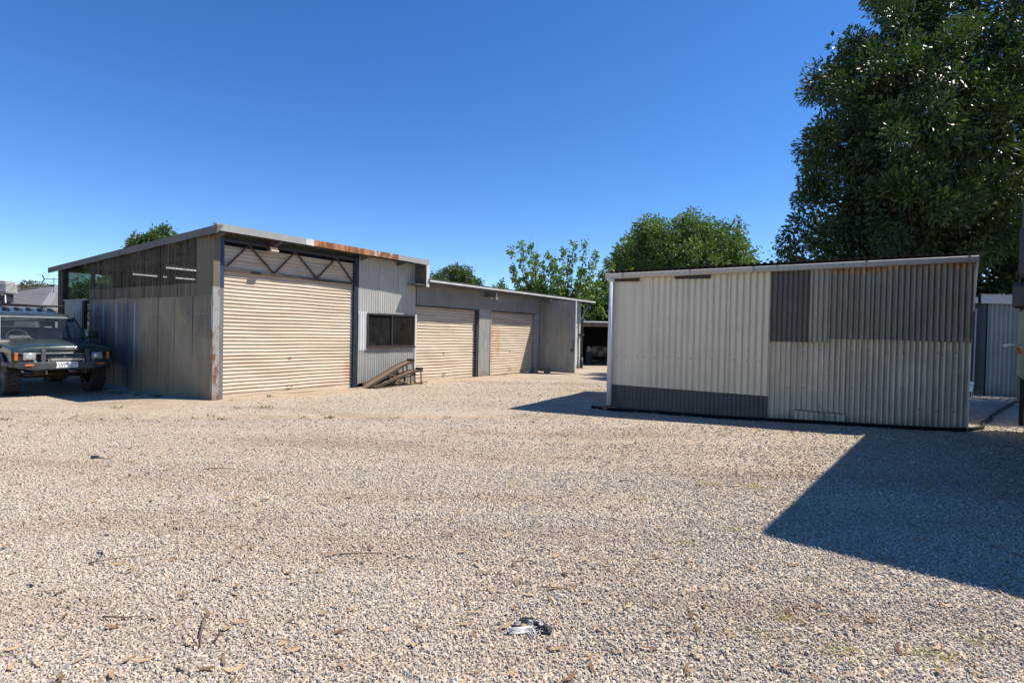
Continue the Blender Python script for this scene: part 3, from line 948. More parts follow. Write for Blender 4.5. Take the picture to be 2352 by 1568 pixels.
def build_B():
    def zb(y):
        return 2.86 - 0.045 * (y + 0.5)
    L = 10.42
    sheets(B, 0.0, 6.84, 2.235, 2.88, 0.0, M["galv_dk"], 0.8)
    sheets(B, 2.98, 3.64, -0.08, 2.26, -0.006, M["galv"], 0.7, lab="corrugated pier between the two roller doors")
    ob("door_jamb", MB().box(2.86, 2.98, 0.0, 0.2, -0.08, 2.235), M["dark_steel"], B)
    ob("door_jamb", MB().box(3.62, 3.66, -0.02, 0.16, -0.08, 2.235), M["galv"], B)
    ob("door_jamb", MB().box(6.47, 6.53, 0.0, 0.2, -0.08, 2.235), M["galv_dk"], B)
    for a, b in ((0.0, 2.9), (3.64, 6.52)):
        ob("door_head", MB().box(a, b, -0.012, 0.03, 2.195, 2.235), M["dark_brown"], B)
    ob("pier_flashing", MB().box(6.53, 6.84, -0.02, 0.12, -0.08, 2.24), M["galv"], B)
    roller_door(B, 0.0, 2.86, 2.23, 0.10, M["door2"], 0.09, lab="cream roller door next to the window")
    roller_door(B, 3.66, 6.47, 2.23, 0.10, M["door3"], 0.09, lab="cream roller door with orange rust stains")
    # doorway behind the open sheet door, then the end wall
    ob("doorway_back", MB().box(6.86, 8.3, 1.2, 1.24, -0.08, 2.8), M["interior"], B)
    ob("wall_sheet", MB().box(6.84, 8.3, -0.01, 0.0, 2.6, 2.88), M["galv_dk"], B)
    sheets(B, 8.3, L, -0.08, 2.88, 0.0, M["galv_pale"], 0.6, pitch=0.2, amp=0.012, lab="pale ribbed sheet at the far end")
    ob("right_wall", MB().box(L - 0.03, L, 0.02, 7.0, -0.08, 2.55), M["galv_dk"], B)
    ob("back_wall", MB().box(0, L - 0.03, 6.95, 7.0, -0.08, 2.5), M["galv_dk"], B)
    ob("lintel", MB().box(0, L, 0.04, 0.12, 2.72, 2.84), M["dark_steel"], B)
    # roof sheets, white edge, outriggers
    for i in range(14):
        a, b = -0.02 + i * 0.775, -0.02 + (i + 1) * 0.775
        n = 64
        vs, fs = [], []
        for j in range(2):
            y = -0.53 if j == 0 else 7.1
            for k in range(n + 1):
                x = a + (b - a + 0.02) * k / n
                vs.append((x, y, zb(y) + 0.105 + 0.012 * math.cos(2 * math.pi * x / 0.076)))
        for k in range(n):
            fs.append((k, k + 1, n + 2 + k, n + 1 + k))
        ob("roof_sheet", MB().add(vs, fs), M["roof"], B, True)
    for i in range(3):
        a, b = i * 3.62, (i + 1) * 3.62
        b = min(b, 10.82)
        ob("fascia", MB().box(a, b + 0.01, -0.515 - 0.003 * i, -0.495, zb(-0.5) + 0.03, zb(-0.5) + 0.08), M["off_white"], B)
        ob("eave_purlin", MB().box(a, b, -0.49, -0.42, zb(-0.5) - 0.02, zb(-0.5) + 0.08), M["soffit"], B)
    ob("gable_flashing", MB().hexa([(10.80, -0.5, zb(-0.5) + 0.0), (10.83, -0.5, zb(-0.5) + 0.0), (10.83, 7.1, zb(7.1) + 0.0), (10.80, 7.1, zb(7.1)),
                                    (10.80, -0.5, zb(-0.5) + 0.1), (10.83, -0.5, zb(-0.5) + 0.1), (10.83, 7.1, zb(7.1) + 0.1), (10.80, 7.1, zb(7.1) + 0.1)]), M["dark_steel"], B)
    for x in (3.25, 6.85):
        ob("outrigger", MB().box(x, x + 0.07, -0.49, 0.02, 2.66, 2.80), M["soffit"], B)
        ob("outrigger_flange", MB().box(x - 0.01, x + 0.075, -0.495, 0.0, 2.645, 2.66), M["fascia"], B)
    ob("end_purlin", MB().box(L, 10.8, -0.30, -0.20, 2.62, 2.78), M["dark_steel"], B)
    ob("strut", MB().bar((9.95, -0.06, 1.75), (10.35, -0.38, 2.72), 0.035), M["fascia"], B)
    # down pipe on the far corner
    ob("downpipe", MB().tube([(10.30, -0.12, 2.7), (10.34, -0.12, 2.4), (10.34, -0.12, 0.32)], 0.05, 10), M["dark_steel"], B, True)
    ob("downpipe_shoe", MB().tube([(10.34, -0.12, 0.45), (10.34, -0.12, -0.02)], 0.075, 10), M["dark_steel"], B, True)
    ob("downpipe_clip", MB().box(10.24, 10.44, -0.19, -0.02, 1.42, 1.5), M["dark_steel"], B)
    # swung-open door, hinged at x = 6.86
    dr = MB()
    ax = R(-87.0)
    cx, sx = math.cos(ax), math.sin(ax)
    W = 1.52

    def D(u, v, z):
        return (6.86 + u * cx + v * sx * -1, -0.03 + u * sx + v * cx, z)
    xs = [0, 0.25, 0.5, 0.75, 1.0, 1.25, W]
    first = None
    dr.hexa([D(0, -0.008, 0.0), D(W, -0.008, 0.0), D(W, 0.008, 0.0), D(0, 0.008, 0.0), D(0, -0.008, 2.74), D(W, -0.008, 2.74), D(W, 0.008, 2.74), D(0, 0.008, 2.74)])
    door = ob("door", dr, M["swing"], B, label="tall open door of flat zinc panels")
    for i, (a, b) in enumerate(zip(xs[:-1], xs[1:])):
        e = 0.004 * (i % 2)
        ob("panel", MB().hexa([D(a + 0.003, -0.018 - e, 0.01), D(b - 0.003, -0.018, 0.01), D(b - 0.003, -0.008, 0.01), D(a + 0.003, -0.008, 0.01),
                               D(a + 0.003, -0.018 - e, 2.73), D(b - 0.003, -0.018, 2.73), D(b - 0.003, -0.008, 2.73), D(a + 0.003, -0.008, 2.73)]), M["swing"], door)
    ob("edge_channel", MB().hexa([D(W, -0.03, 0), D(W + 0.035, -0.03, 0), D(W + 0.035, 0.03, 0), D(W, 0.03, 0), D(W, -0.03, 2.74), D(W + 0.035, -0.03, 2.74), D(W + 0.035, 0.03, 2.74), D(W, 0.03, 2.74)]), M["galv_pale"], door)
    ob("handle", MB().tube([D(W - 0.03, -0.02, 0.98), D(W - 0.03, -0.07, 1.0), D(W - 0.03, -0.07, 1.24), D(W - 0.03, -0.02, 1.26)], 0.012, 6), M["dark_steel"], door)
    ob("latch", MB().hexa([D(W - 0.16, -0.05, 0.86), D(W, -0.05, 0.86), D(W, -0.02, 0.86), D(W - 0.16, -0.02, 0.86), D(W - 0.16, -0.05, 0.92), D(W, -0.05, 0.92), D(W, -0.02, 0.92), D(W - 0.16, -0.02, 0.92)]), M["dark_brown"], door)
    ob("padlock", MB().hexa([D(W - 0.13, -0.07, 0.77), D(W - 0.07, -0.07, 0.77), D(W - 0.07, -0.03, 0.77), D(W - 0.13, -0.03, 0.77), D(W - 0.13, -0.07, 0.85), D(W - 0.07, -0.07, 0.85), D(W - 0.07, -0.03, 0.85), D(W - 0.13, -0.03, 0.85)]), M["brass"], door)
    return D


M["brass"] = plain("old_brass", (0.30, 0.18, 0.06), 0.4, 0.8)
M["galv_dk"] = sheet_mat("dull_dark_galvanised", (0.235, 0.232, 0.215), 0.2, 0.35, 0.0, 0.25, 0.55, dirt=(0.10, 0.09, 0.08), dirt_amt=0.3)
Dfun = build_B()

sl = thing("security_light", "twin-headed white security light under the low shed eave", "light", front(9.2, -0.03, 2.70), TH)
ob("base_plate", MB().box(0.08, 0.22, 0.0, 0.03, -0.05, 0.08), M["white"], sl)
for x, ax in ((0.0, (-0.75, -0.6, -0.25)), (0.30, (0.55, -0.55, -0.6))):
    v = Vector(ax).normalized()
    p = Vector((0.15 + (x - 0.15) * 0.75, -0.05, 0.02))
    h = ob("lamp_head", MB().tube([p, p + v * 0.05, p + v * 0.13], [0.025, 0.04, 0.065], 12), M["white"], sl, True)
    ob("lens", MB().tube([p + v * 0.131, p + v * 0.14], [0.06, 0.055], 12), M["lens"] if "lens" in M else M["pvc"], h)
ob("switch_cord", MB().tube([(0.62, -0.03, 0.0), (0.62, -0.03, -0.16)], 0.006, 5), M["white"], sl)

bk = tag(ob("prop_block", MB().box(-0.11, 0.11, -0.08, 0.08, 0, 0.16), M["concrete"], None, bevel=0.015), "dark concrete block propping the open zinc door", "block")
_bx, _by, _ = Dfun(0.42, -0.11, 0)
bk.location = front(5.70 + _bx, _by, float(hz(*front(5.70 + _bx, _by)[:2])))
bk.rotation_euler = (0, 0, R(10))

# ------------------------------------------------------------------ the patchwork shed on the right (origin at its left front corner)
CX, CY, CA = 1.98, 10.97, R(-20.0)
Cc, Cs = math.cos(CA), math.sin(CA)


def cw(x, y, z=0.0):
    return (CX + x * Cc - y * Cs, CY + x * Cs + y * Cc, z)


C = thing("patchwork_shed", "small lean-to shed clad in mismatched cream and grey corrugated sheets", "shed", (CX, CY, 0), CA)


def build_C():
    W, D = 5.86, 3.6

    def top(x):           # gutter underside along the front
        return 2.600 + 0.0325 * x

    def back(x):
        return top(x) - 0.95

    def sh(x0, x1, z0, z1, m, off, pitch, amp, prof=None, lab=None, z0b=None, z1b=None):
        z0b = z0 if z0b is None else z0b
        z1b = z1 if z1b is None else z1b
        mb = MB().corr((x0, -off, z0), (1, 0, 0), (0, 0, 1), (0, -1, 0), x1 - x0, z1 - z0, pitch, amp, 8, 5, prof, 0.003, z1b - z0, random.random(), z0b - z0)
        return ob("wall_sheet", mb, m, C, True, label=lab)
    trim = lambda t: 1.0 if (t < 0.16 or 0.34 < t < 0.5) else (-0.6 if 0.6 < t < 0.9 else 0.0)
    # pale cream sheets over a charcoal base strip
    sh(0.02, 0.755, 0.51, top(0) + 0.06, M["cream"], 0.028, 0.19, 0.008, trim, z0b=0.492, z1b=top(0.75) + 0.06)
    sh(0.75, 1.43, 0.492, top(0.75) + 0.06, M["cream"], 0.026, 0.112, 0.015, z0b=0.475, z1b=top(1.43) + 0.06)
    sh(1.42, 2.19, 0.475, top(1.42) + 0.06, M["cream"], 0.029, 0.112, 0.015, z0b=0.456, z1b=top(2.19) + 0.06)
    sh(2.18, 2.885, 0.456, top(2.18) + 0.06, M["cream"], 0.027, 0.112, 0.016, z0b=0.44, z1b=top(2.88) + 0.06)
    for a, b in ((0.02, 1.0), (0.98, 1.95), (1.93, 2.885)):
        sh(a, b, -0.06, 0.56, M["base_strip"], 0.0005 * a, 0.076, 0.006, lab="charcoal strip along the foot of the wall" if a < 0.5 else None)
    # dark sheets above, worn pale sheets below
    sh(2.872, 3.52, 1.435, top(2.9) + 0.05, M["slate"], 0.042, 0.082, 0.013, z1b=top(3.5) + 0.05, lab="darkest slate-grey sheet with paint flecks")
    sh(3.50, 3.80, 1.44, top(3.5) + 0.05, M["slate_brown"], 0.050, 0.082, 0.013, z1b=top(3.8) + 0.05)
    sh(3.79, 4.45, 1.505, top(3.8) + 0.02, M["slate_rust"], 0.038, 0.085, 0.021, z1b=top(4.45) + 0.02)
    sh(4.43, 5.09, 1.505, top(4.43) + 0.02, M["slate_rust"], 0.041, 0.085, 0.021, z1b=top(5.09) + 0.02)
    sh(5.07, 5.87, 1.495, top(5.07) + 0.02, M["slate_rust"], 0.038, 0.085, 0.022, z1b=top(5.87) + 0.02)
    for a, b in ((2.872, 3.29), (3.27, 4.10), (4.08, 4.93), (4.91, 5.86)):
        sh(a, b, -0.05, 1.56, M["cream_old"], -0.013 + 0.003 * (a > 4) - 0.006 * (a > 4), 0.085, 0.026 + 0.006 * (a > 4), lab={2.872: "narrow pale sheet beside the charcoal strip"}.get(a))
    # small pale patch at the foot with a split upper edge
    mb = MB().corr((3.29, -0.030, -0.05), (1, 0, 0), (0, 0, 1), (0, -1, 0), 0.80, 0.27, 0.082, 0.013, 8, 2, ph=0.3, h1=0.25)
    ob("patch_sheet", mb, M["cream_old"], C, True, label="low patch sheet at the foot of the pale sheets")
    ob("cut_edge", MB().tube([(3.30, -0.046, 0.225), (3.6, -0.048, 0.212), (3.85, -0.046, 0.205), (4.08, -0.046, 0.202)], 0.006, 5), M["dark_brown"], C)
    # fixings
    fx = MB()
    for x in (0.12, 0.3, 0.52, 0.66, 0.86, 1.08, 1.30, 1.52, 1.7, 1.9, 2.1, 2.28, 2.5, 2.72):
        fx.disc((x, -0.030, 1.075 + random.uniform(-0.006, 0.006)), (0, -1, 0), 0.011, 0.012, 6)
    for zz in (0.30, 1.27, 0.62):
        for x in np.arange(2.95, 5.8, 0.246):
            if random.random() < 0.75:
                fx.disc((x + random.uniform(-0.01, 0.01), -0.020, zz + 0.02 * (x - 3) + random.uniform(-0.02, 0.02)), (0, -1, 0), 0.009, 0.014, 6)
    tag(ob("fixings", fx, M["dark_brown"], C), kind="stuff")
    # timber packers under the gutter
    for a, b in ((0.05, 0.53), (1.19, 1.83)):
        ob("timber_packer", MB().box(a, b, -0.075, -0.034, top(a) - 0.055, top(a) + 0.02), M["timber"], C, bevel=0.004)
    # end and back walls
    lw = MB()
    n = 60
    for k in range(n + 1):
        y = 0.02 + (D - 0.02) * k / n
        o = 0.008 * math.cos(2 * math.pi * y / 0.076)
        lw.v += [(0.0 - o, y, -0.08), (0.0 - o, y, top(0) + 0.04 - 0.95 * y / D)]
    lw.f += [(2 * k + 2, 2 * k, 2 * k + 1, 2 * k + 3) for k in range(n)]
    ob("end_wall", lw, M["galv_pale"], C, True)
    rw = MB()
    for k in range(n + 1):
        y = 0.02 + (D - 0.02) * k / n
        o = 0.008 * math.cos(2 * math.pi * y / 0.076)
        rw.v += [(W - 0.01 + o, y, -0.08), (W - 0.01 + o, y, top(W) + 0.04 - 0.95 * y / D)]
    rw.f += [(2 * k, 2 * k + 2, 2 * k + 3, 2 * k + 1) for k in range(n)]
    ob("end_wall", rw, M["slate_brown"], C, True)
    ob("back_wall", MB().hexa([(0, D, -0.08), (W, D, -0.08), (W, D + 0.03, -0.08), (0, D + 0.03, -0.08), (0, D, back(0)), (W, D, back(W)), (W, D + 0.03, back(W)), (0, D + 0.03, back(0))]), M["galv"], C)
    # torn pale edge at the top of the right corner
    ob("corner_edge", MB().hexa([(W + 0.008, -0.045, 2.0), (W + 0.016, -0.045, 2.0), (W + 0.016, 0.02, 2.0), (W + 0.008, 0.02, 2.0),
                                 (W + 0.03, -0.05, top(W)), (W + 0.05, -0.05, top(W)), (W + 0.05, 0.02, top(W)), (W + 0.03, 0.02, top(W))]), M["white"], C)
    # roof sheets falling away to the back
    k = 8
    for i in range(k):
        a, b = -0.1 + (W + 0.2) * i / k, -0.1 + (W + 0.2) * (i + 1) / k
        nn = 64
        vs, fs = [], []
        for j in range(2):
            y = -0.10 if j == 0 else D + 0.15
            for q in range(nn + 1):
                x = a + (b - a + 0.02) * q / nn
                vs.append((x, y, top(x) + 0.135 - 0.95 * max(y, -0.1) / D + 0.014 * math.cos(2 * math.pi * x / 0.11)))
        for q in range(nn):
            fs.append((q, q + 1, nn + 2 + q, nn + 1 + q))
        ob("roof_sheet", MB().add(vs, fs), M["roof_dk"], C, True)
    ob("rafter", MB().box(0.0, W, 0.05, 0.12, top(0) - 0.12, top(0)), M["timber"], C)
    # gutter lengths and joiner brackets
    gs = [-0.13, 1.45, 2.55, 4.32, 5.88]
    for i, (a, b) in enumerate(zip(gs[:-1], gs[1:])):
        off = 0.003 * (i % 2)

        def ring(x):
            z = top(x)
            return [(x, -0.055, z + 0.105), (x, -0.055, z), (x, -0.125, z - 0.004), (x, -0.14 - off, z + 0.015), (x, -0.14 - off, z + 0.085), (x, -0.13 - off, z + 0.10), (x, -0.118, z + 0.10), (x, -0.118, z + 0.02), (x, -0.07, z + 0.02), (x, -0.07, z + 0.105)]
        ob("gutter", MB().loft([ring(a), ring(b)]), M["cream_gutter"] if i < 2 else M["grey_gutter"], C)
    for x in (0.22, 1.47, 2.56, 2.95, 4.32, 5.75):
        z = top(x)
        ob("gutter_clip", MB().box(x - 0.018, x + 0.018, -0.147, -0.1435, z + 0.0, z + 0.10), M["fascia"], C)
    # down pipe
    pts = [(0.0, -0.095, top(0) + 0.01), (0.0, -0.095, 0.10)]
    ob("downpipe", MB().tube(pts, 0.052, 14), M["pvc"], C, True)
    ob("downpipe_collar", MB().tube([(0.0, -0.095, top(0) - 0.07), (0, -0.095, top(0) - 0.0)], 0.058, 14), M["pvc"], C, True)


M["slate_rust"] = sheet_mat("dull_grey_sheet_rusted_top", (0.255, 0.24, 0.19), 0.22, 0.45, 0.08, 0.2, 0.55, dirt=(0.07, 0.065, 0.06), dirt_amt=0.45)
M["roof_dk"] = sheet_mat("dark_roof_iron", (0.14, 0.14, 0.135), 0.25, 0.2, 0.1, 0.3, 0.5)
M["grey_gutter"] = sheet_mat("weathered_grey_gutter", (0.43, 0.405, 0.355), 0.12, 0.15, 0.15, 0.1, 0.5, dirt_amt=0.3)


def _add_top_rust(m):
    nt = m.node_tree
    b = nt.nodes["Principled BSDF"]
    src = b.inputs["Base Color"].links[0].from_socket
    t = NT.__new__(NT)
    t.m, t.t, t.b, t.out, t._co = m, nt, b, nt.nodes["Material Output"], None
    sep = t.n("ShaderNodeSeparateXYZ")
    t.l(t.co(), sep.inputs[0])
    lim = t.math("ADD", 2.505, t.math("MULTIPLY", sep.outputs[0], 0.0325))
    lim = t.math("ADD", lim, t.math("MULTIPLY", t.math("SUBTRACT", t.noise((1.7, 1, 0.2), 3, 0.6), 0.5), 0.35))
    lim = t.math("ADD", lim, t.math("MULTIPLY", t.math("SUBTRACT", t.noise((14, 1, 0.2), 3, 0.6), 0.5), 0.10))
    f = t.math("MULTIPLY", t.math("SUBTRACT", sep.outputs[2], lim), 22, True)
    rc = t.ramp(t.noise((14, 14, 14), 4, 0.65), [(0.3, (0.20, 0.085, 0.03)), (0.5, (0.40, 0.24, 0.12)), (0.7, (0.55, 0.42, 0.28))])
    c = t.mix(f, src, rc)
    t.l(c, b.inputs["Base Color"])


_add_top_rust(M["slate_rust"])
build_C()

br = tag(ob("brick", MB().box(-0.13, 0.15, -0.07, 0.07, 0, 0.085), M["brick"], None, bevel=0.008), "brown brick under the white downpipe at the shed corner", "brick")
br.location = cw(0.02, -0.13, float(hz(*cw(0.02, -0.13)[:2])))
br.rotation_euler = (0, 0, CA + R(4))

hp = [cw(-0.35, -0.05), cw(-0.1, -0.13), cw(0.15, -0.23), cw(0.7, -0.14), cw(1.5, -0.10), cw(2.4, -0.09), cw(3.5, -0.08), cw(4.6, -0.075), cw(5.6, -0.08)]
hp = [(p[0], p[1]) for p in hp] + [(7.70, 9.06), (7.92, 9.20), (8.20, 9.50), (8.55, 9.92), (9.1, 10.4), (9.65, 11.0), (10.4, 11.7), (11.17, 12.4), (12.0, 13.15), (12.9, 13.9), (14.2, 14.4)]


def smooth_pts(p, n=4):
    out = []
    for i in range(len(p) - 1):
        p0, p1, p2, p3 = (np.array(p[max(0, min(len(p) - 1, i + k))], float) for k in (-1, 0, 1, 2))
        for j in range(n):
            t = j / n
            out.append(0.5 * ((2 * p1) + (-p0 + p2) * t + (2 * p0 - 5 * p1 + 4 * p2 - p3) * t * t + (-p0 + 3 * p1 - 3 * p2 + p3) * t ** 3))
    out.append(np.array(p[-1], float))
    return out


hs_ = [(q[0], q[1], float(hz(q[0], q[1])) + 0.032) for q in smooth_pts(hp)]
tag(ob("hose", MB().tube(hs_, 0.030, 8), M["hose"], None, True), "black poly pipe lying along the foot of the patchwork shed", "hose")

# white tub behind the shed's right corner
tub = thing("bucket", "off-white plastic tub standing beside the patchwork shed's right end", "bucket", (11.86, 14.4, float(hz(11.86, 14.4))))
ob("body", MB().tube([(0, 0, 0), (0, 0, 0.40)], [0.17, 0.205], 20), M["white"], tub, True)
ob("rim", MB().tube([(0, 0, 0.40), (0, 0, 0.45)], [0.222, 0.222], 20), M["white"], tub, True)
ob("rim", MB().tube([(0, 0, 0.33), (0, 0, 0.345)], [0.21, 0.212], 20), M["white"], tub, True)
ob("handle", MB().tube([(-0.21, 0, 0.36), (-0.16, -0.1, 0.5), (0, -0.14, 0.56), (0.16, -0.1, 0.5), (0.21, 0, 0.36)], 0.006, 5), M["dark_steel"], tub)
ob("label_sticker", MB().hexa([(-0.1, -0.171, 0.08), (0.06, -0.183, 0.08), (0.06, -0.179, 0.08), (-0.1, -0.167, 0.08), (-0.1, -0.188, 0.22), (0.06, -0.198, 0.22), (0.06, -0.194, 0.22), (-0.1, -0.184, 0.22)]), M["dark_steel"], tub)

# ------------------------------------------------------------------ greenish iron shed at the far right
Dn = thing("iron_shed", "pale greenish corrugated shed at the far right with rust-topped fascia", "shed", (13.42, 15.62, 0), R(2))


def build_D():
    k = 5
    for i in range(k):
        a = 0.05 + i * 0.8
        ob("wall_sheet", MB().corr((a, -0.002 * (i % 2), -0.05), (1, 0, 0), (0, 0, 1), (0, -1, 0), 0.81, 2.72, 0.135, 0.034, 8, 3), M["tank"], Dn, True)
    # rounded left corner, then end wall running back, both with shade put into the colour
    vs, fs = [], []
    n = 10
    for q in range(n + 1):
        a = math.pi / 2 * q / n
        x, y = 0.05 - 0.25 * math.sin(a), 0.25 - 0.25 * math.cos(a)
        vs += [(x, y, -0.05), (x, y, 2.62)]
    fs = [(2 * q + 2, 2 * q, 2 * q + 1, 2 * q + 3) for q in range(n)]
    ob("corner_sheet", MB().add(vs, fs), M["end_shade"], Dn, True)
    ob("end_wall", MB().corr((-0.20, 4.0, -0.05), (0, -1, 0), (0, 0, 1), (-1, 0, 0), 3.75, 2.65, 0.135, 0.018, 8, 2), M["end_shade"], Dn, True)
    ob("back_wall", MB().box(-0.20, 4.05, 4.0, 4.03, -0.05, 2.6), M["galv_dk"], Dn)
    ob("right_wall", MB().box(4.05, 4.08, 0.0, 4.03, -0.05, 2.6), M["galv_dk"], Dn)
    ob("roof_sheet", MB().corr((-0.5, -0.12, 2.80), (1, 0, 0), (0, 1, -0.02), (0, 0, 1), 4.7, 4.3, 0.135, 0.016, 8, 1), M["roof"], Dn, True)
    ob("fascia", MB().box(-0.27, 4.2, -0.16, -0.14, 2.59, 2.84), M["pale_fascia"], Dn)
    ob("fascia_cap", MB().box(-0.28, 4.2, -0.17, -0.10, 2.84, 2.862), M["rusty_cap"], Dn, label="rust-speckled cap on the fascia")
    ob("gutter_end", MB().hexa([(-0.58, -0.06, 2.63), (-0.27, -0.06, 2.60), (-0.27, 0.1, 2.60), (-0.58, 0.1, 2.63), (-0.62, -0.08, 2.75), (-0.28, -0.08, 2.76), (-0.28, 0.1, 2.76), (-0.62, 0.1, 2.75)]), M["white"], Dn, bevel=0.01)
    ob("gutter", MB().box(-0.52, -0.28, 0.1, 4.1, 2.52, 2.72), M["galv_dk"], Dn)
    ob("drop_pipe", MB().tube([(-0.25, 0.02, 2.45), (-0.27, 0.02, 0.0)], 0.018, 8), M["fascia"], Dn)


M["end_shade"] = sheet_mat("shade_darkened_iron", (0.065, 0.066, 0.068), 0.2, 0.2, 0.0, 0.2, 0.6, dirt=(0.04, 0.035, 0.03))  # shade of the left end put into the iron's colour
M["pale_fascia"] = sheet_mat("pale_fascia", (0.40, 0.41, 0.39), 0.08, 0.15, 0.0, 0.1, 0.5, dirt_amt=0.1)
M["rusty_cap"] = sheet_mat("rust_speckled_cap", (0.55, 0.52, 0.47), 0.15, 0.1, 0.75, 0.1, 0.6)
build_D()

# ------------------------------------------------------------------ open carport at the back of the yard
E_ = thing("carport", "dark open-fronted carport with rusty beam beyond the gap between sheds", "carport", (3.1, 27.6, -0.05), R(-3))
ob("roof_sheet", MB().corr((-0.3, -0.25, 2.13), (1, 0, 0), (0, 1, 0.03), (0, 0, 1), 6.8, 5.2, 0.076, 0.018, 8, 1), M["tin"] if "tin" in M else M["galv_pale"], E_, True)
ob("front_beam", MB().box(-0.2, 6.4, -0.16, -0.10, 1.92, 2.10), M["rust_beam"] if "rust_beam" in M else M["timber_pale"], E_, label="rust-brown front beam")
for x in (-0.15, 6.3):
    ob("post", MB().box(x - 0.05, x + 0.05, -0.1, 0.0, 0, 1.92), M["timber"], E_)
ob("back_wall", MB().box(-0.2, 6.4, 4.6, 4.65, 0, 2.2), M["interior"], E_)
ob("side_wall", MB().box(-0.25, -0.2, 0.0, 4.65, 0, 2.12), M["interior"], E_)
ob("side_wall", MB().box(6.4, 6.45, 0.0, 4.65, 0, 2.12), M["interior"], E_)
mc = thing("garden_machine", "dark machine with pale wheels parked inside the carport", "machine", (4.55, 28.9, -0.05), R(10))
ob("chassis", MB().box(-0.4, 0.4, -0.2, 0.5, 0.35, 0.6), M["dark_steel"], mc, bevel=0.03)
ob("cowling", MB().box(-0.25, 0.25, -0.1, 0.4, 0.6, 0.95), M["dark_steel"], mc, bevel=0.05)
for x, z, r in ((-0.33, 0.72, 0.19), (0.02, 0.56, 0.16), (0.30, 0.74, 0.17)):
    ob("wheel", MB().disc((x, -0.24, z), (0, -1, 0), r, 0.05, 18), M["timber_pale"], mc)
for x in (-0.35, 0.35):
    ob("leg", MB().box(x - 0.03, x + 0.03, -0.15, -0.09, 0, 0.36), M["dark_steel"], mc)
pt = thing("gas_bottle", "small pale round-topped bottle on a stand inside the carport", "bottle", (3.98, 28.5, -0.05))
ob("stand", MB().box(-0.14, 0.14, -0.14, 0.14, 0.0, 0.62), M["dark_steel"], pt)
ob("body", MB().tube([(0, 0, 0.62), (0, 0, 0.66), (0, 0, 0.84), (0, 0, 0.9), (0, 0, 0.93)], [0.10, 0.125, 0.125, 0.09, 0.03], 14), M["fascia"], pt, True)
ob("valve", MB().tube([(0, 0, 0.93), (0, 0, 0.99)], 0.02, 8), M["dark_steel"], pt)


# ------------------------------------------------------------------ the pair of steel car ramps against the front wall
def make_ramp(name, label, m_deck):
    """local x along the ramp, foot at x=0; y across (0..0.28)"""
    r = thing(name, label, "car ramp", group="steel car ramps by the window")
    prof = [(0.0, 0.03), (1.18, 0.335), (1.40, 0.375), (1.66, 0.40)]
    wd = 0.28
    d = MB()
    vs = []
    for x, z in prof:
        vs += [(x, 0.012, z - 0.012), (x, wd - 0.012, z - 0.012), (x, 0.012, z), (x, wd - 0.012, z)]
    fs = []
    for i in range(len(prof) - 1):
        a, b = i * 4, i * 4 + 4
        fs += [(a + 2, b + 2, b + 3, a + 3), (a, a + 1, b + 1, b), (a, b, b + 2, a + 2), (a + 1, a + 3, b + 3, b + 1)]
    fs += [(0, 2, 3, 1), (12, 13, 15, 14)]
    ob("deck", d.add(vs, fs), m_deck, r)
    for y in (0.0, wd - 0.012):
        e = MB()
        for (x0, z0), (x1, z1) in zip(prof[:-1], prof[1:]):
            e.hexa([(x0, y, z0 - 0.035), (x1, y, z1 - 0.035), (x1, y + 0.011, z1 - 0.035), (x0, y + 0.011, z0 - 0.035), (x0, y, z0 + 0.025), (x1, y, z1 + 0.025), (x1, y + 0.011, z1 + 0.025), (x0, y + 0.011, z0 + 0.025)])
        ob("side_rail", e, M["dark_brown"], r)
    ob("stop_plate", MB().bar((1.645, wd / 2, 0.385), (1.665, wd / 2, 0.46), wd, 0.012, (1, 0, 0)), M["dark_brown"], r)
    for x, z in ((1.22, 0.33), (1.6, 0.385)):
        for y in (0.02, wd - 0.02):
            ob("leg", MB().bar((x, y, z), (x + 0.02 * (1 if x > 1.4 else 0), y, 0.02), 0.026), M["rust_bar"], r)
    ob("foot_bar", MB().bar((1.24, -0.01, 0.015), (1.64, 0.02, 0.015), 0.028).bar((1.24, wd, 0.015), (1.64, wd - 0.02, 0.015), 0.028), M["brown_steel"], r)
    ob("cross_bar", MB().bar((1.63, -0.04, 0.03), (1.63, wd + 0.04, 0.03), 0.028), M["rust_bar"], r)
    for y in (0.008, wd - 0.03):
        ob("base_rail", MB().bar((0.04, y, 0.016), (1.24, y, 0.016), 0.03, 0.028), M["dark_brown"], r)
        ob("strut", MB().bar((0.72, y, 0.20), (0.72, y, 0.02), 0.022), M["brown_steel"], r)
        ob("brace", MB().bar((0.74, y, 0.185), (1.2, y, 0.03), 0.022), M["brown_steel"], r)
    return r


def drop_to(o, s, t, tilt=0.0, z=0.0, yaw=0.0):
    o.location = front(s, t, z)
    o.rotation_euler = (0, -tilt, TH + yaw)


r1 = make_ramp("car_ramp", "lower steel car ramp resting on the gravel by the window wall", M["brown_steel"])
gx, gy, _ = front(3.8, -0.5)
drop_to(r1, 3.72, -0.56, 0.0, float(hz(gx, gy)) + 0.008, R(-1.5))
r2 = make_ramp("car_ramp", "upper brown car ramp stacked on top and tilted up higher", M["brown_steel"])
drop_to(r2, 3.60, -0.47, R(7.6), float(hz(gx, gy)) + 0.035, R(0.5))

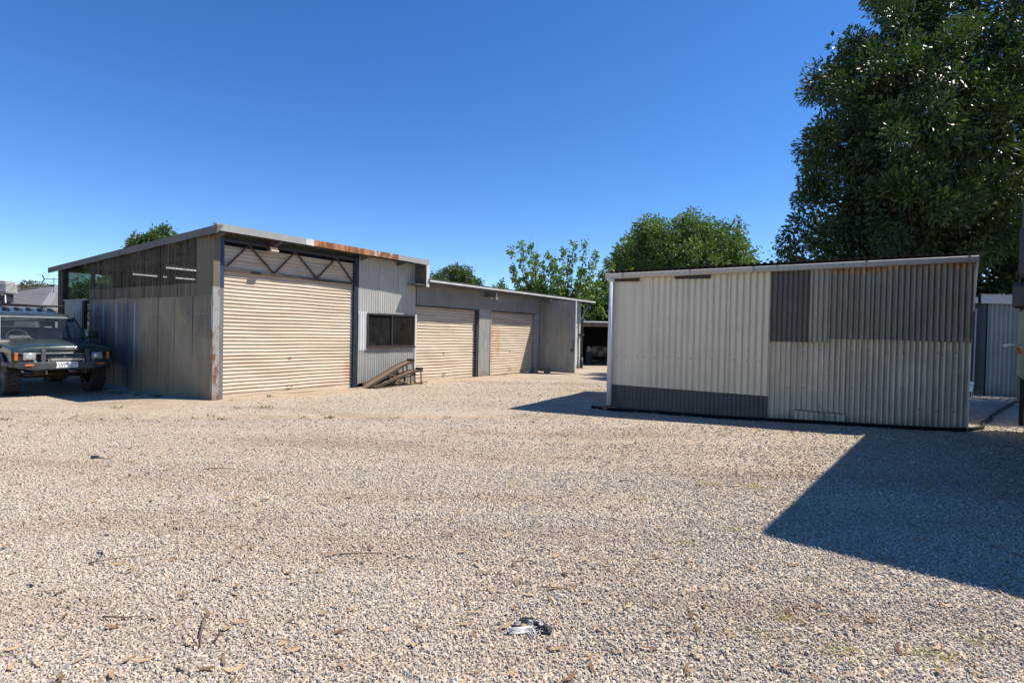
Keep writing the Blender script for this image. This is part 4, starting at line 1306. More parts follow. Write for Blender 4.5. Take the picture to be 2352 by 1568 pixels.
# ------------------------------------------------------------------ small things lying on the gravel
M["rag_dark"] = plain("charcoal_cloth", (0.03, 0.03, 0.032), 0.95, 0, 0.4, 30, bump=0.5)
M["rag_pale"] = plain("frayed_white_cloth", (0.55, 0.53, 0.49), 0.95, 0, 0.3, 40, bump=0.5)
M["twig"] = plain("dry_twig", (0.15, 0.10, 0.065), 0.9, 0, 0.35, 20)
M["grass"] = leaf_mat("weed_blades", (0.035, 0.07, 0.012), (0.11, 0.17, 0.04), 0.6, 0.25)
M["weed"] = leaf_mat("weed_leaf", (0.05, 0.075, 0.02), (0.15, 0.17, 0.06), 0.7, 0.25)
M["straw"] = leaf_mat("dry_moss", (0.40, 0.33, 0.15), (0.58, 0.49, 0.26), 0.8, 0.25)
M["litter"] = leaf_mat("dry_leaf", (0.14, 0.07, 0.03), (0.46, 0.33, 0.19), 0.75, 0.1)

rag = thing("rag", "torn black and white rag lying on the foreground gravel", "rag", (0.115, 2.745, float(hz(0.1, 2.74)) + 0.008))


def cloth(path, w, h, m, name, seed, label=None):
    """crumpled strip of cloth following a path of (x, y)"""
    rr = np.random.default_rng(seed)
    rings = []
    for i, (x, y) in enumerate(path):
        d = np.array(path[min(i + 1, len(path) - 1)]) - np.array(path[max(i - 1, 0)])
        d = d / (np.linalg.norm(d) + 1e-9)
        nrm = np.array([-d[1], d[0]])
        ww = w * rr.uniform(0.75, 1.2) * (0.6 if i in (0, len(path) - 1) else 1)
        ring = []
        for k in range(9):
            f = k / 8 - 0.5
            z = h * (0.55 + 0.6 * math.cos(f * 7 + rr.uniform(-0.7, 0.7))) * (1 - abs(f) * 1.1) + 0.004
            ring.append((x + nrm[0] * ww * f, y + nrm[1] * ww * f, max(0.002, z)))
        for k in range(8, -1, -1):
            p = ring[k]
            ring.append((p[0], p[1], max(-0.004, p[2] - 0.006)))
        rings.append(ring)
    return ob(name, MB().loft(rings), m, rag, True, label=label)


cloth([(-0.045, 0.035), (-0.02, 0.05), (0.01, 0.045), (0.04, 0.03), (0.065, 0.01), (0.082, -0.025), (0.088, -0.05)], 0.078, 0.028, M["rag_dark"], "dark_cloth", 3, "charcoal strip of cloth")
cloth([(-0.085, 0.005), (-0.06, 0.0), (-0.04, 0.012)], 0.03, 0.012, M["rag_dark"], "dark_cloth", 5)
cloth([(-0.075, 0.032), (-0.055, 0.036), (-0.04, 0.03)], 0.03, 0.014, M["rag_pale"], "pale_cloth", 6)
cloth([(-0.005, 0.03), (0.012, 0.022), (0.02, 0.008)], 0.035, 0.026, M["rag_pale"], "pale_cloth", 7)
cloth([(-0.10, -0.045), (-0.07, -0.04), (-0.035, -0.03), (0.0, -0.02), (0.015, -0.03), (0.02, -0.055)], 0.034, 0.02, M["rag_pale"], "pale_cloth", 8, "frayed white strip of cloth")
st = MB()
rr = np.random.default_rng(4)
for i in range(30):
    x, y = (rr.uniform(-0.1, 0.06), -0.05 + rr.normal(0, 0.012)) if i > 12 else (rr.uniform(0.0, 0.07), rr.uniform(0.0, 0.02))
    a = rr.uniform(-2.4, -0.7)
    p = [(x, y, 0.015)]
    for k in range(4):
        a += rr.normal(0, 0.5)
        p.append((p[-1][0] + 0.013 * math.cos(a), p[-1][1] + 0.013 * math.sin(a), 0.008 + 0.012 * rr.random()))
    st.tube(p, 0.0011, 4)
tag(ob("frayed_threads", st, M["rag_pale"], rag), kind="stuff")
ob("knot", MB().tube([(0.02, 0.018, 0.035), (0.045, 0.008, 0.035), (0.062, 0.0, 0.033), (0.07, -0.012, 0.03), (0.06, -0.022, 0.03), (0.05, -0.012, 0.03), (0.06, -0.005, 0.034)], 0.004, 6), M["rag_pale"], rag, True)

sticks = [((-1.53, 2.80), (-1.43, 2.52), 0.006, "curved dark stick at the front left of the gravel"),
          ((-2.62, 3.42), (-2.30, 3.58), 0.004, "thin straight twig left of the yard's middle"),
          ((-1.10, 3.62), (-0.85, 3.66), 0.005, "short twig in the middle of the near gravel"),
          ((-2.05, 2.78), (-1.88, 2.80), 0.005, "short brown twig lying level beside a dry leaf"),
          ((0.20, 3.18), (0.36, 3.17), 0.004, "small dark twig beyond the torn rag"),
          ((1.12, 5.6), (1.32, 5.5), 0.005, "twig on the gravel before the patchwork shed"),
          ((-3.15, 5.65), (-2.85, 5.72), 0.006, "dark twig on the gravel towards the parked car")]
for (x0, y0), (x1, y1), r, lab in sticks:
    p = []
    for k in range(6):
        f = k / 5
        x, y = x0 + (x1 - x0) * f + 0.012 * math.sin(f * 3 + x0), y0 + (y1 - y0) * f + 0.014 * math.sin(f * 4 + y0)
        p.append((x, y, float(hz(x, y)) + 0.016 + 0.006 * math.sin(f * 5)))
    tag(ob("stick", MB().tube(p, [r * (1 - 0.45 * k / 5) for k in range(6)], 6), M["twig"], None, True), lab, "stick", "sticks lying on the gravel")

_sc = 0.62
db = thing("scrap", "scrap of dark and cream plastic on the gravel before the car", "scrap", (-4.6, 6.12, float(hz(-4.6, 6.12)) + 0.006), R(10))
db.scale = (_sc, _sc, _sc)
ob("dark_piece", MB().hexa([(-0.12, -0.03, 0), (0.0, -0.04, 0), (0.01, 0.04, 0), (-0.1, 0.05, 0), (-0.1, -0.02, 0.05), (-0.01, -0.03, 0.04), (0.0, 0.03, 0.045), (-0.09, 0.04, 0.035)]), M["dark_steel"], db, bevel=0.008)
ob("cream_piece", MB().hexa([(0.02, -0.03, 0), (0.13, -0.04, 0), (0.14, 0.03, 0), (0.02, 0.04, 0), (0.03, -0.02, 0.04), (0.12, -0.03, 0.03), (0.12, 0.02, 0.045), (0.03, 0.03, 0.03)]), M["cream"], db, bevel=0.008)

# ------------------------------------------------------------------ the parked four-wheel drive
M["paint"] = None


def paint_mat():
    t = NT("dusty_dark_green_paint")
    dust = t.ramp(t.noise((2.5, 2.5, 2.5), 5, 0.65), [(0.35, 0.06), (0.7, 0.32)])
    geo = t.n("ShaderNodeNewGeometry")
    sep = t.n("ShaderNodeSeparateXYZ")
    t.l(geo.outputs["Normal"], sep.inputs[0])
    up = t.math("ADD", 0.35, t.math("MULTIPLY", sep.outputs[2], 0.65), True)
    f = t.math("MULTIPLY", dust, up)
    c = t.mix(f, (0.014, 0.034, 0.034), (0.17, 0.16, 0.135))
    t.set(Base_Color=c, Roughness=t.math("ADD", 0.22, t.math("MULTIPLY", f, 0.7)), Metallic=0.25)
    t.b.inputs["Coat Weight"].default_value = 0.6
    t.b.inputs["Coat Roughness"].default_value = 0.15
    return t.m


M["paint"] = paint_mat()
M["trim_grey"] = plain("aged_grey_trim", (0.30, 0.30, 0.29), 0.5, 0.2)
M["chrome"] = plain("dull_chrome", (0.55, 0.55, 0.55), 0.25, 0.9)
M["tyre"] = plain("dusty_tyre_rubber", (0.030, 0.027, 0.024), 0.9, 0, 0.4, 8, bump=0.3)
M["amber"] = plain("amber_lens", (0.50, 0.14, 0.02), 0.3)
M["lens"] = plain("headlight_lens", (0.60, 0.61, 0.60), 0.18, 0.5, 0.25, 30)
M["bar"] = plain("grey_steel_bar", (0.075, 0.08, 0.085), 0.5, 0.2, 0.2, 5)
M["seat"] = plain("grey_seat_cloth", (0.10, 0.11, 0.12), 0.9)
M["dash"] = plain("faded_dash", (0.20, 0.19, 0.18), 0.7)
M["plate"] = plain("white_number_plate", (0.78, 0.78, 0.76), 0.4, 0, 0.03)
M["plate_ink"] = plain("plate_ink", (0.02, 0.025, 0.05), 0.5)
M["plate_blue"] = plain("plate_blue", (0.03, 0.07, 0.25), 0.5)
M["car_glass"] = glass_mat("dusty_car_glass", (0.72, 0.78, 0.80), 0.06, (0.30, 0.32, 0.34), 0.85)
M["under"] = plain("muddy_underbody", (0.05, 0.035, 0.025), 0.95, 0, 0.4, 6)

CAR_Z = float(hz(-10.0, 12.2)) + 0.0
car = thing("four_wheel_drive", "dark green four wheel drive with roof rack and bull bar parked by the shed", "car", (-11.15, 12.79, CAR_Z), R(-34.0))


def build_car():
    P = M["paint"]

    def arc(cx, cz, r, a0, a1, n=9):
        return [(cx + r * math.cos(R(a0 + (a1 - a0) * i / n)), cz + r * math.sin(R(a0 + (a1 - a0) * i / n))) for i in range(n + 1)]
    out = [(1.90, 0.62), (1.94, 0.70), (1.945, 0.95), (1.90, 0.985), (0.80, 1.095), (0.76, 1.13), (-2.18, 1.13), (-2.24, 1.05), (-2.26, 0.62), (-1.80, 0.56)]
    out += arc(-1.27, 0.40, 0.47, 160, 20)
    out += [(-0.78, 0.52), (0.78, 0.52)]
    out += arc(1.27, 0.40, 0.47, 164, 22)
    ob("body", MB().prism(out, "y", -0.86, 0.86), P, car, bevel=0.03, bseg=3)
    # bonnet: clamshell with a raised centre
    rings = []
    for x, z in ((1.955, 0.90), (1.965, 0.965), (1.93, 1.0), (1.6, 1.035), (1.2, 1.075), (0.82, 1.115)):
        k = 0.3 if z < 0.95 else 1.0
        rings.append([(x, -0.865, z - 0.05), (x, -0.85, z - 0.012), (x, -0.66, z + 0.012 * k), (x, -0.56, z + 0.045 * k), (x, 0.0, z + 0.065 * k), (x, 0.56, z + 0.045 * k), (x, 0.66, z + 0.012 * k), (x, 0.85, z - 0.012), (x, 0.865, z - 0.05)])
    ob("bonnet", MB().loft(rings), P, car, True)
    ob("scuttle", MB().hexa([(0.70, -0.82, 1.10), (0.86, -0.82, 1.10), (0.86, 0.82, 1.10), (0.70, 0.82, 1.10), (0.74, -0.80, 1.165), (0.83, -0.80, 1.15), (0.83, 0.80, 1.15), (0.74, 0.80, 1.165)]), M["bar"], car, bevel=0.01)
    # roof with its raised rear half
    rings = []
    for x, z, w in ((0.30, 1.655, 0.655), (0.24, 1.71, 0.665), (0.0, 1.765, 0.675), (-0.5, 1.80, 0.68), (-0.75, 1.815, 0.68), (-0.95, 1.865, 0.68), (-1.3, 1.885, 0.68), (-2.1, 1.875, 0.68), (-2.2, 1.80, 0.66)):
        rings.append([(x, -w, 1.64), (x, -w - 0.015, z - 0.09), (x, -w + 0.03, z - 0.035), (x, -w + 0.16, z - 0.006), (x, 0, z + 0.012), (x, w - 0.16, z - 0.006), (x, w - 0.03, z - 0.035), (x, w + 0.015, z - 0.09), (x, w, 1.64)])
    ob("roof", MB().loft(rings), P, car, True)
    for sgn in (-1, 1):
        ob("pillar", MB().bar((0.79, sgn * 0.785, 1.13), (0.27, sgn * 0.665, 1.67), 0.055, 0.06), M["trim_grey"] if sgn < 0 else P, car, bevel=0.01)
        for x in (-0.32, -1.22):
            ob("pillar", MB().bar((x, sgn * 0.80, 1.12), (x, sgn * 0.67, 1.70), 0.10, 0.05), P, car, bevel=0.01)
        ob("pillar", MB().bar((-2.15, sgn * 0.80, 1.12), (-2.13, sgn * 0.66, 1.75), 0.12, 0.06), P, car, bevel=0.01)

        def side_pane(xa, xb, xat):
            y0, y1 = sgn * 0.795, sgn * 0.672
            return MB().add([(xa, y0, 1.135), (xb, y0, 1.135), (xb, y1, 1.66), (xat, y1, 1.66)], [(0, 1, 2, 3)])
        ob("side_window", side_pane(0.74, -0.30, 0.26), M["car_glass"], car)
        ob("side_window", side_pane(-0.34, -1.20, -0.34), M["car_glass"], car)
        ob("side_window", side_pane(-1.24, -2.10, -1.24), M["car_glass"], car)
        # wheel arch flares
        for cx in (1.27, -1.27):
            f = MB()
            pts = arc(cx, 0.40, 0.475, 170, 15, 12)
            f.loft([[(x, sgn * 0.855, z), (x, sgn * 0.905, z), (cx + (x - cx) * 1.09, sgn * 0.90, 0.40 + (z - 0.40) * 1.09), (cx + (x - cx) * 1.09, sgn * 0.855, 0.40 + (z - 0.40) * 1.09)] for x, z in pts])
            ob("wheel_arch", f, M["black"], car, True)
        # door mirror
        mi = ob("mirror", MB().box(0.50, 0.64, min(sgn * 0.90, sgn * 1.06), max(sgn * 0.90, sgn * 1.06), 1.20, 1.36), M["black"], car, bevel=0.03, bseg=3)
        ob("mirror_arm", MB().bar((0.60, sgn * 0.80, 1.18), (0.58, sgn * 0.93, 1.23), 0.05, 0.05), M["black"], mi)
        # doors outlined by shut lines: raised skins
        ob("door", MB().box(-0.30, 0.66, min(sgn * 0.858, sgn * 0.868), max(sgn * 0.858, sgn * 0.868), 0.57, 1.115), P, car, bevel=0.004)
        ob("door", MB().box(-0.86 - 0.25, -0.33, min(sgn * 0.858, sgn * 0.868), max(sgn * 0.858, sgn * 0.868), 0.80, 1.115), P, car, bevel=0.004)
    # windscreen: glass, dark upper band, frame header
    ws = MB().add([(0.795, -0.745, 1.155), (0.795, 0.745, 1.155), (0.30, 0.63, 1.655), (0.30, -0.63, 1.655)], [(0, 1, 2, 3)])
    wsn = ob("windscreen", ws, M["car_glass"], car)
    ob("header_rail", MB().bar((0.297, -0.67, 1.665), (0.297, 0.67, 1.665), 0.03, 0.035), M["trim_grey"], wsn)
    ob("sticker", MB().bar((0.325, 0.16, 1.632), (0.325, 0.23, 1.632), 0.03, 0.003), M["plate_blue"], wsn)
    for y0, y1 in ((-0.15, -0.62), (0.62, 0.12)):
        ob("wiper", MB().bar((0.815, (y0 + y1) / 2 + 0.12, 1.165), (0.765, y1 * 0.5 + y0 * 0.5, 1.20), 0.014).bar((0.775, y0, 1.192), (0.79, y1, 1.178), 0.014, 0.018), M["black"], car)
    # cabin
    ob("dashboard", MB().hexa([(0.45, -0.72, 1.10), (0.76, -0.74, 1.10), (0.76, 0.74, 1.10), (0.45, 0.72, 1.10), (0.48, -0.70, 1.17), (0.74, -0.72, 1.15), (0.74, 0.72, 1.15), (0.48, 0.70, 1.17)]), M["seat"], car, bevel=0.02)
    ob("instrument_hood", MB().hexa([(0.42, -0.60, 1.15), (0.66, -0.60, 1.15), (0.66, -0.14, 1.15), (0.42, -0.14, 1.15), (0.45, -0.54, 1.255), (0.62, -0.56, 1.20), (0.62, -0.18, 1.20), (0.45, -0.20, 1.255)]), M["dash"], car, bevel=0.02)
    cir = [(0.40 - 0.07 * math.sin(a), -0.38 + 0.19 * math.cos(a), 1.20 + 0.17 * math.sin(a)) for a in [2 * math.pi * i / 20 for i in range(21)]]
    ob("steering_wheel", MB().tube(cir, 0.014, 6, False), M["bar"], car, True)
    for y in (-0.38, 0.38):
        s = ob("seat", MB().hexa([(-0.30, y - 0.24, 1.1), (-0.12, y - 0.24, 1.1), (-0.12, y + 0.24, 1.1), (-0.30, y + 0.24, 1.1), (-0.42, y - 0.21, 1.42), (-0.28, y - 0.21, 1.42), (-0.28, y + 0.21, 1.42), (-0.42, y + 0.21, 1.42)]), M["seat"], car, bevel=0.04)
        ob("headrest", MB().box(-0.42, -0.32, y - 0.13, y + 0.13, 1.45, 1.60), M["seat"], s, bevel=0.03)
    ob("rear_seat", MB().box(-1.25, -1.1, -0.62, 0.62, 1.1, 1.42), M["seat"], car, bevel=0.04)
    ob("tailgate_frame", MB().box(-2.22, -2.17, -0.66, 0.66, 1.12, 1.25).box(-2.2, -2.15, -0.66, 0.66, 1.68, 1.78), P, car)
    ob("rear_window", MB().add([(-2.19, -0.62, 1.25), (-2.19, 0.62, 1.25), (-2.19, 0.62, 1.68), (-2.19, -0.62, 1.68)], [(0, 1, 2, 3)]), M["car_glass"], car)
    # nose: grille, lamps, indicators
    ob("grille_panel", MB().box(1.935, 1.955, -0.82, 0.82, 0.735, 0.925), M["black"], car, bevel=0.006)
    for z in (0.775, 0.825, 0.875):
        ob("grille_bar", MB().box(1.954, 1.972, -0.40, 0.40, z, z + 0.020), M["trim_grey"] if z > 0.8 else M["bar"], car)
    ob("badge", MB().tube([(1.973, 0.0, 0.836), (1.980, 0.0, 0.836)], [0.024, 0.02], 12), M["chrome"], car)
    for sgn in (-1, 1):
        h = ob("headlight", MB().box(1.950, 1.978, sgn * 0.58 - 0.105, sgn * 0.58 + 0.105, 0.765, 0.915), M["trim_grey"], car, bevel=0.015)
        ob("lens", MB().tube([(1.976, sgn * 0.58, 0.84), (1.984, sgn * 0.58, 0.84), (1.990, sgn * 0.58, 0.84)], [0.074, 0.068, 0.03], 18), M["lens"], h, True)
        ob("indicator", MB().box(1.90, 1.972, sgn * 0.79 - 0.028, sgn * 0.79 + 0.028, 0.76, 0.92), M["amber"], car, bevel=0.012)
        ob("side_repeater", MB().box(1.62, 1.70, min(sgn * 0.86, sgn * 0.878), max(sgn * 0.86, sgn * 0.878), 0.885, 0.91), M["amber"], car)
    # bull bar
    rings = []
    for y, xf, zb in ((-0.93, 1.78, 0.66), (-0.90, 1.86, 0.645), (-0.62, 2.06, 0.575), (-0.45, 2.12, 0.56), (0.45, 2.12, 0.56), (0.62, 2.06, 0.575), (0.90, 1.86, 0.645), (0.93, 1.78, 0.66)):
        rings.append([(xf - 0.16, y, zb), (xf - 0.02, y, zb), (xf, y, zb + 0.03), (xf, y, 0.715), (xf - 0.015, y, 0.728), (xf - 0.16, y, 0.728)])
    bb = ob("bull_bar", MB().loft(rings), M["bar"], car)
    for sgn in (-1, 1):
        ob("upright", MB().bar((2.055, sgn * 0.385, 0.70), (2.035, sgn * 0.375, 0.985), 0.055, 0.075, (0, 1, 0)), M["bar"], bb, bevel=0.01)
        ob("lamp", MB().box(2.02 - 0.09, 2.115 - 0.025, sgn * 0.60 - 0.08, sgn * 0.60 + 0.08, 0.65, 0.688), M["amber"], bb, bevel=0.012)
        ob("stay", MB().box(1.96, 2.03, sgn * 0.50 - 0.02, sgn * 0.50 + 0.02, 0.728, 0.76), M["trim_grey"], bb)
        ob("recovery_hook", MB().tube([(2.05, sgn * 0.34, 0.56), (2.10, sgn * 0.34, 0.53), (2.11, sgn * 0.34, 0.49), (2.06, sgn * 0.34, 0.48)], 0.018, 6), M["rust_bar"], bb)
    ob("hoop", MB().tube([(2.035, -0.40, 0.985), (2.035, 0.40, 0.985)], 0.022, 8), M["bar"], bb, True)
    lb = ob("light_bar", MB().box(2.045, 2.095, -0.285, 0.285, 0.742, 0.808), M["black"], car, bevel=0.006)
    ob("lens_strip", MB().box(2.094, 2.100, -0.27, 0.27, 0.752, 0.798), M["lens"], lb)
    for i in range(18):
        y = -0.255 + i * 0.03
        ob("reflector", MB().tube([(2.0995, y, 0.775), (2.1015, y, 0.775)], 0.012, 8), M["chrome"], lb)
    for sgn in (-1, 1):
        ob("end_bracket", MB().box(2.05, 2.09, sgn * 0.298 - 0.012, sgn * 0.298 + 0.012, 0.728, 0.80), M["chrome"], lb)
    # plate: 1WM (mark) 6ZT
    pl = ob("number_plate", MB().box(2.121, 2.126, -0.186, 0.186, 0.60, 0.727), M["plate"], car, bevel=0.004)

    def text(s, y, z, size, m, name="lettering"):
        cu = bpy.data.curves.new("lettering", "FONT")
        cu.body = s
        cu.size = size
        cu.align_x = "CENTER"
        cu.extrude = 0.0006
        tmp = bpy.data.objects.new("lettering", cu)
        COL.objects.link(tmp)
        dg = bpy.context.evaluated_depsgraph_get()
        me = bpy.data.meshes.new_from_object(tmp.evaluated_get(dg))
        COL.objects.unlink(tmp)
        bpy.data.objects.remove(tmp)
        me.materials.clear()
        me.materials.append(m)
        o = ob(name, me, None, pl)
        o.rotation_euler = (R(90), 0, R(90))
        o.location = (2.1272, y, z)
        return o
    text("1WM", -0.092, 0.632, 0.098, M["plate_ink"])
    text("6ZT", 0.092, 0.632, 0.098, M["plate_ink"])
    text("VICTORIA - THE EDUCATION STATE", 0.0, 0.607, 0.019, M["plate_ink"])
    ob("emblem", MB().add([(2.1275, -0.025, 0.715), (2.1275, 0.025, 0.715), (2.1275, 0.0, 0.665)], [(0, 1, 2)]), M["plate_blue"], pl)
    # underbody
    ob("front_axle", MB().tube([(1.27, -0.75, 0.40), (1.27, 0.75, 0.40)], 0.05, 10).tube([(1.13, 0.15, 0.40), (1.27, 0.15, 0.42), (1.41, 0.15, 0.40)], [0.08, 0.15, 0.08], 12), M["under"], car, True)
    ob("rear_axle", MB().tube([(-1.27, -0.75, 0.40), (-1.27, 0.75, 0.40)], 0.05, 10), M["under"], car, True)
    ob("steering_rod", MB().tube([(1.62, -0.6, 0.44), (1.60, 0.6, 0.46)], 0.02, 8), M["rust_bar"], car, True)
    ob("chassis_rail", MB().box(-2.1, 1.95, -0.45, -0.35, 0.48, 0.58).box(-2.1, 1.95, 0.35, 0.45, 0.48, 0.58), M["under"], car)
    # wheels
    w0 = None
    for cx in (1.27, -1.27):
        for sgn in (-1, 1):
            if w0 is None:
                Rr, wd = 0.40, 0.26
                prof = [(0.20, -wd / 2 + 0.02), (0.30, -wd / 2), (0.37, -wd / 2 + 0.01), (0.392, -wd / 2 + 0.035), (0.397, 0), (0.392, wd / 2 - 0.035), (0.37, wd / 2 - 0.01), (0.30, wd / 2), (0.20, wd / 2 - 0.02)]
                n = 36
                rings = [[(r * math.cos(2 * math.pi * i / n), y, r * math.sin(2 * math.pi * i / n)) for r, y in prof] for i in range(n)]
                t = MB().loft(rings + [rings[0]], closed=False, caps=False)
                for i in range(26):
                    a = 2 * math.pi * i / 26
                    for y0, y1, da in ((-0.125, -0.03, 0.0), (0.03, 0.125, 0.11), (-0.04, 0.04, 0.06)):
                        c, s = math.cos(a + da), math.sin(a + da)
                        c2, s2 = math.cos(a + da + 0.13), math.sin(a + da + 0.13)
                        ps = []
                        for rad in (0.385, 0.408):
                            ps += [(c * rad, y0, s * rad), (c * rad, y1, s * rad), (c2 * rad, y1, s2 * rad), (c2 * rad, y0, s2 * rad)]
                        t.hexa(ps)
                tm = mesh("wheel", t, M["tyre"])
                rim = MB()
                for y in (-0.10,):
                    pr = [(0.21, -0.11), (0.205, -0.09), (0.17, -0.06), (0.08, -0.05), (0.07, -0.08), (0.0, -0.08)]
                    n = 24
                    rings = [[(r * math.cos(2 * math.pi * i / n), yy, r * math.sin(2 * math.pi * i / n)) for r, yy in pr] for i in range(n)]
                    rim.loft(rings + [rings[0]], closed=False, caps=False)
                rm = mesh("rim", rim, M["bar"], True)
                w0 = tm
            w = bpy.data.objects.new("wheel", w0)
            COL.objects.link(w)
            w.parent = car
            w.location = (cx, sgn * 0.745, 0.405)
            w.rotation_euler = (0, random.uniform(0, 1), 0 if sgn < 0 else math.pi)
            rmo = bpy.data.objects.new("rim", rm)
            COL.objects.link(rmo)
            rmo.parent = w
    # roof rack, snorkel, aerial
    rk = ob("roof_rack", MB().tube([(-0.15, -0.62, 1.945), (-0.15, 0.60, 1.945), (-0.28, 0.66, 1.945), (-2.0, 0.66, 1.96), (-2.0, -0.66, 1.96), (-0.28, -0.66, 1.945), (-0.15, -0.62, 1.945)], 0.018, 8), M["black"], car, True)
    for x in (-0.6, -1.05, -1.5):
        ob("rack_bar", MB().bar((x, -0.66, 1.94), (x, 0.66, 1.94), 0.03, 0.02), M["black"], rk)
    for y in np.linspace(-0.5, 0.5, 5):
        ob("rack_slat", MB().bar((-0.15, y, 1.935), (-2.0, y, 1.95), 0.022, 0.014), M["black"], rk)
    for x in (-0.4, -1.7):
        for sgn in (-1, 1):
            ob("rack_foot", MB().bar((x, sgn * 0.62, 1.80), (x, sgn * 0.62, 1.94), 0.05, 0.03), M["black"], rk)
    for y in (-0.52, -0.3, -0.08, 0.14, 0.36, 0.56):
        ob("roof_rib", MB().hexa([(-0.95, y - 0.035, 1.86), (-0.55, y - 0.035, 1.80), (-0.55, y + 0.035, 1.80), (-0.95, y + 0.035, 1.86), (-0.95, y - 0.03, 1.905), (-0.6, y - 0.03, 1.84), (-0.6, y + 0.03, 1.84), (-0.95, y + 0.03, 1.905)]), M["black"], car)
    sn = ob("snorkel", MB().tube([(1.15, -0.885, 1.02), (0.82, -0.87, 1.13), (0.62, -0.83, 1.30), (0.34, -0.745, 1.62), (0.26, -0.73, 1.76)], [0.04, 0.04, 0.036, 0.036, 0.045], 8), M["black"], car, True)
    ob("snorkel_head", MB().loft([[(0.24 + dx, -0.73 + w * math.cos(a), 1.83 + h * math.sin(a)) for a in [2 * math.pi * i / 12 for i in range(12)]] for dx, w, h in ((-0.06, 0.04, 0.07), (0.0, 0.06, 0.105), (0.06, 0.06, 0.10), (0.075, 0.05, 0.085))]), M["black"], sn, True)
    ob("aerial", MB().tube([(0.95, 0.80, 1.10), (0.90, 0.82, 1.65)], 0.004, 5), M["black"], car)


build_car()

# ------------------------------------------------------------------ the bus at the right edge of the yard
M["bus_side"] = sheet_mat("dull_grey_coachwork", (0.15, 0.155, 0.145), 0.15, 0.3, 0.0, 0.3, 0.35, dirt=(0.18, 0.17, 0.12), dirt_amt=0.3)
M["bus_dark"] = plain("dark_bumper", (0.02, 0.02, 0.022), 0.55)
BU = thing("bus", "tall grey bus standing at the right edge with a black mirror", "bus", (4.62, 4.54, 0.0), math.atan2(0.772, 0.635))


def build_bus():
    L = 5.9
    up = [(0.0, 0.95), (0.0, 3.80), (-0.025, 3.90), (-0.09, 3.98), (-0.30, 4.03), (-2.10, 4.03), (-2.31, 3.98), (-2.375, 3.90), (-2.40, 3.80), (-2.40, 0.95)]
    ob("body", MB().prism(up, "x", 0.0, L), M["bus_side"], BU, bevel=0.03, bseg=3)
    lo = [(-0.20, 0.30), (-0.07, 0.38), (-0.008, 0.60), (-0.002, 0.948), (-2.398, 0.948), (-2.392, 0.60), (-2.33, 0.38), (-2.20, 0.30)]
    for a, b in ((0.02, 0.75), (1.75, 4.15), (5.15, L - 0.02)):
        ob("skirt", MB().prism(lo, "x", a, b), M["bus_dark"], BU)
    ob("chassis", MB().box(0.3, L - 0.2, -1.9, -0.5, 0.45, 0.94), M["bus_dark"], BU)
    for x in (1.25, 4.65):
        for y in (-0.19, -2.21):
            w = ob("wheel", MB().tube([(x, y - 0.14, 0.46), (x, y - 0.10, 0.46), (x, y + 0.10, 0.46), (x, y + 0.14, 0.46)], [0.40, 0.46, 0.46, 0.40], 28), M["tyre"], BU)
            ob("hub", MB().tube([(x, y - 0.15, 0.46), (x, y + 0.15, 0.46)], 0.24, 18), M["trim_grey"], w)
    for i, x in enumerate((1.1, 2.25, 3.4, 4.55)):
        ob("side_window", MB().box(x, x + 1.02, 0.002, 0.010, 2.0, 2.85), M["glass_dk"], BU, bevel=0.004)
        ob("side_window", MB().box(x, x + 1.02, -2.410, -2.402, 2.0, 2.85), M["glass_dk"], BU, bevel=0.004)
    ob("cab_door", MB().box(0.15, 0.95, 0.002, 0.012, 0.7, 2.85), M["bus_side"], BU, bevel=0.005)
    ob("door_handle", MB().tube([(5.2, 0.005, 1.46), (5.2, 0.13, 1.47), (5.2, 0.20, 1.44)], [0.014, 0.02, 0.026], 8), M["white"], BU, True)
    ob("trim_strip", MB().box(0.05, L - 0.05, 0.002, 0.012, 1.42, 1.46), M["trim_grey"], BU)
    for x, z in ((5.0, 1.33), (5.35, 1.38), (3.0, 0.98)):
        ob("marker_lamp", MB().box(x, x + 0.08, 0.002, 0.05, z, z + 0.06), M["amber"], BU)
    ob("mud_flap", MB().box(5.13, 5.145, -0.33, -0.0, 0.22, 0.95), M["black"], BU)
    # front face (x = 0)
    ob("windscreen", MB().box(-0.012, -0.004, -2.2, -1.22, 1.65, 3.0), M["glass_dk"], BU, bevel=0.004)
    ob("windscreen", MB().box(-0.012, -0.004, -1.18, -0.2, 1.65, 3.0), M["glass_dk"], BU, bevel=0.004)
    ob("front_bumper", MB().box(-0.16, -0.002, -2.36, -0.04, 0.36, 0.66), M["bus_dark"], BU, bevel=0.03)
    for y in (-2.05, -0.35):
        h = ob("headlight", MB().box(-0.03, -0.003, y - 0.14, y + 0.14, 0.82, 1.02), M["trim_grey"], BU, bevel=0.02)
        ob("lens", MB().tube([(-0.03, y, 0.92), (-0.045, y, 0.92)], [0.085, 0.07], 16), M["lens"], h)
    for z in (1.1, 1.2, 1.3):
        ob("grille_slat", MB().box(-0.02, -0.003, -1.7, -0.7, z, z + 0.05), M["bus_dark"], BU)
    # mirrors on an arm, tall one over a small one
    arm = ob("mirror_arm", MB().tube([(0.10, 0.0, 2.58), (0.28, 0.10, 2.60), (0.30, 0.14, 2.5), (0.30, 0.14, 1.80), (0.12, 0.0, 1.75)], 0.018, 8), M["black"], BU, True)
    ob("mirror", MB().box(0.24, 0.38, 0.02, 0.32, 2.09, 2.54), M["black"], BU, bevel=0.045, bseg=4)
    ob("mirror", MB().box(0.24, 0.38, 0.08, 0.355, 1.81, 2.04), M["black"], BU, bevel=0.04, bseg=4, label="small wide-angle mirror below the tall one")


M["glass_dk"] = plain("dark_bus_glass", (0.015, 0.017, 0.018), 0.08)
build_bus()

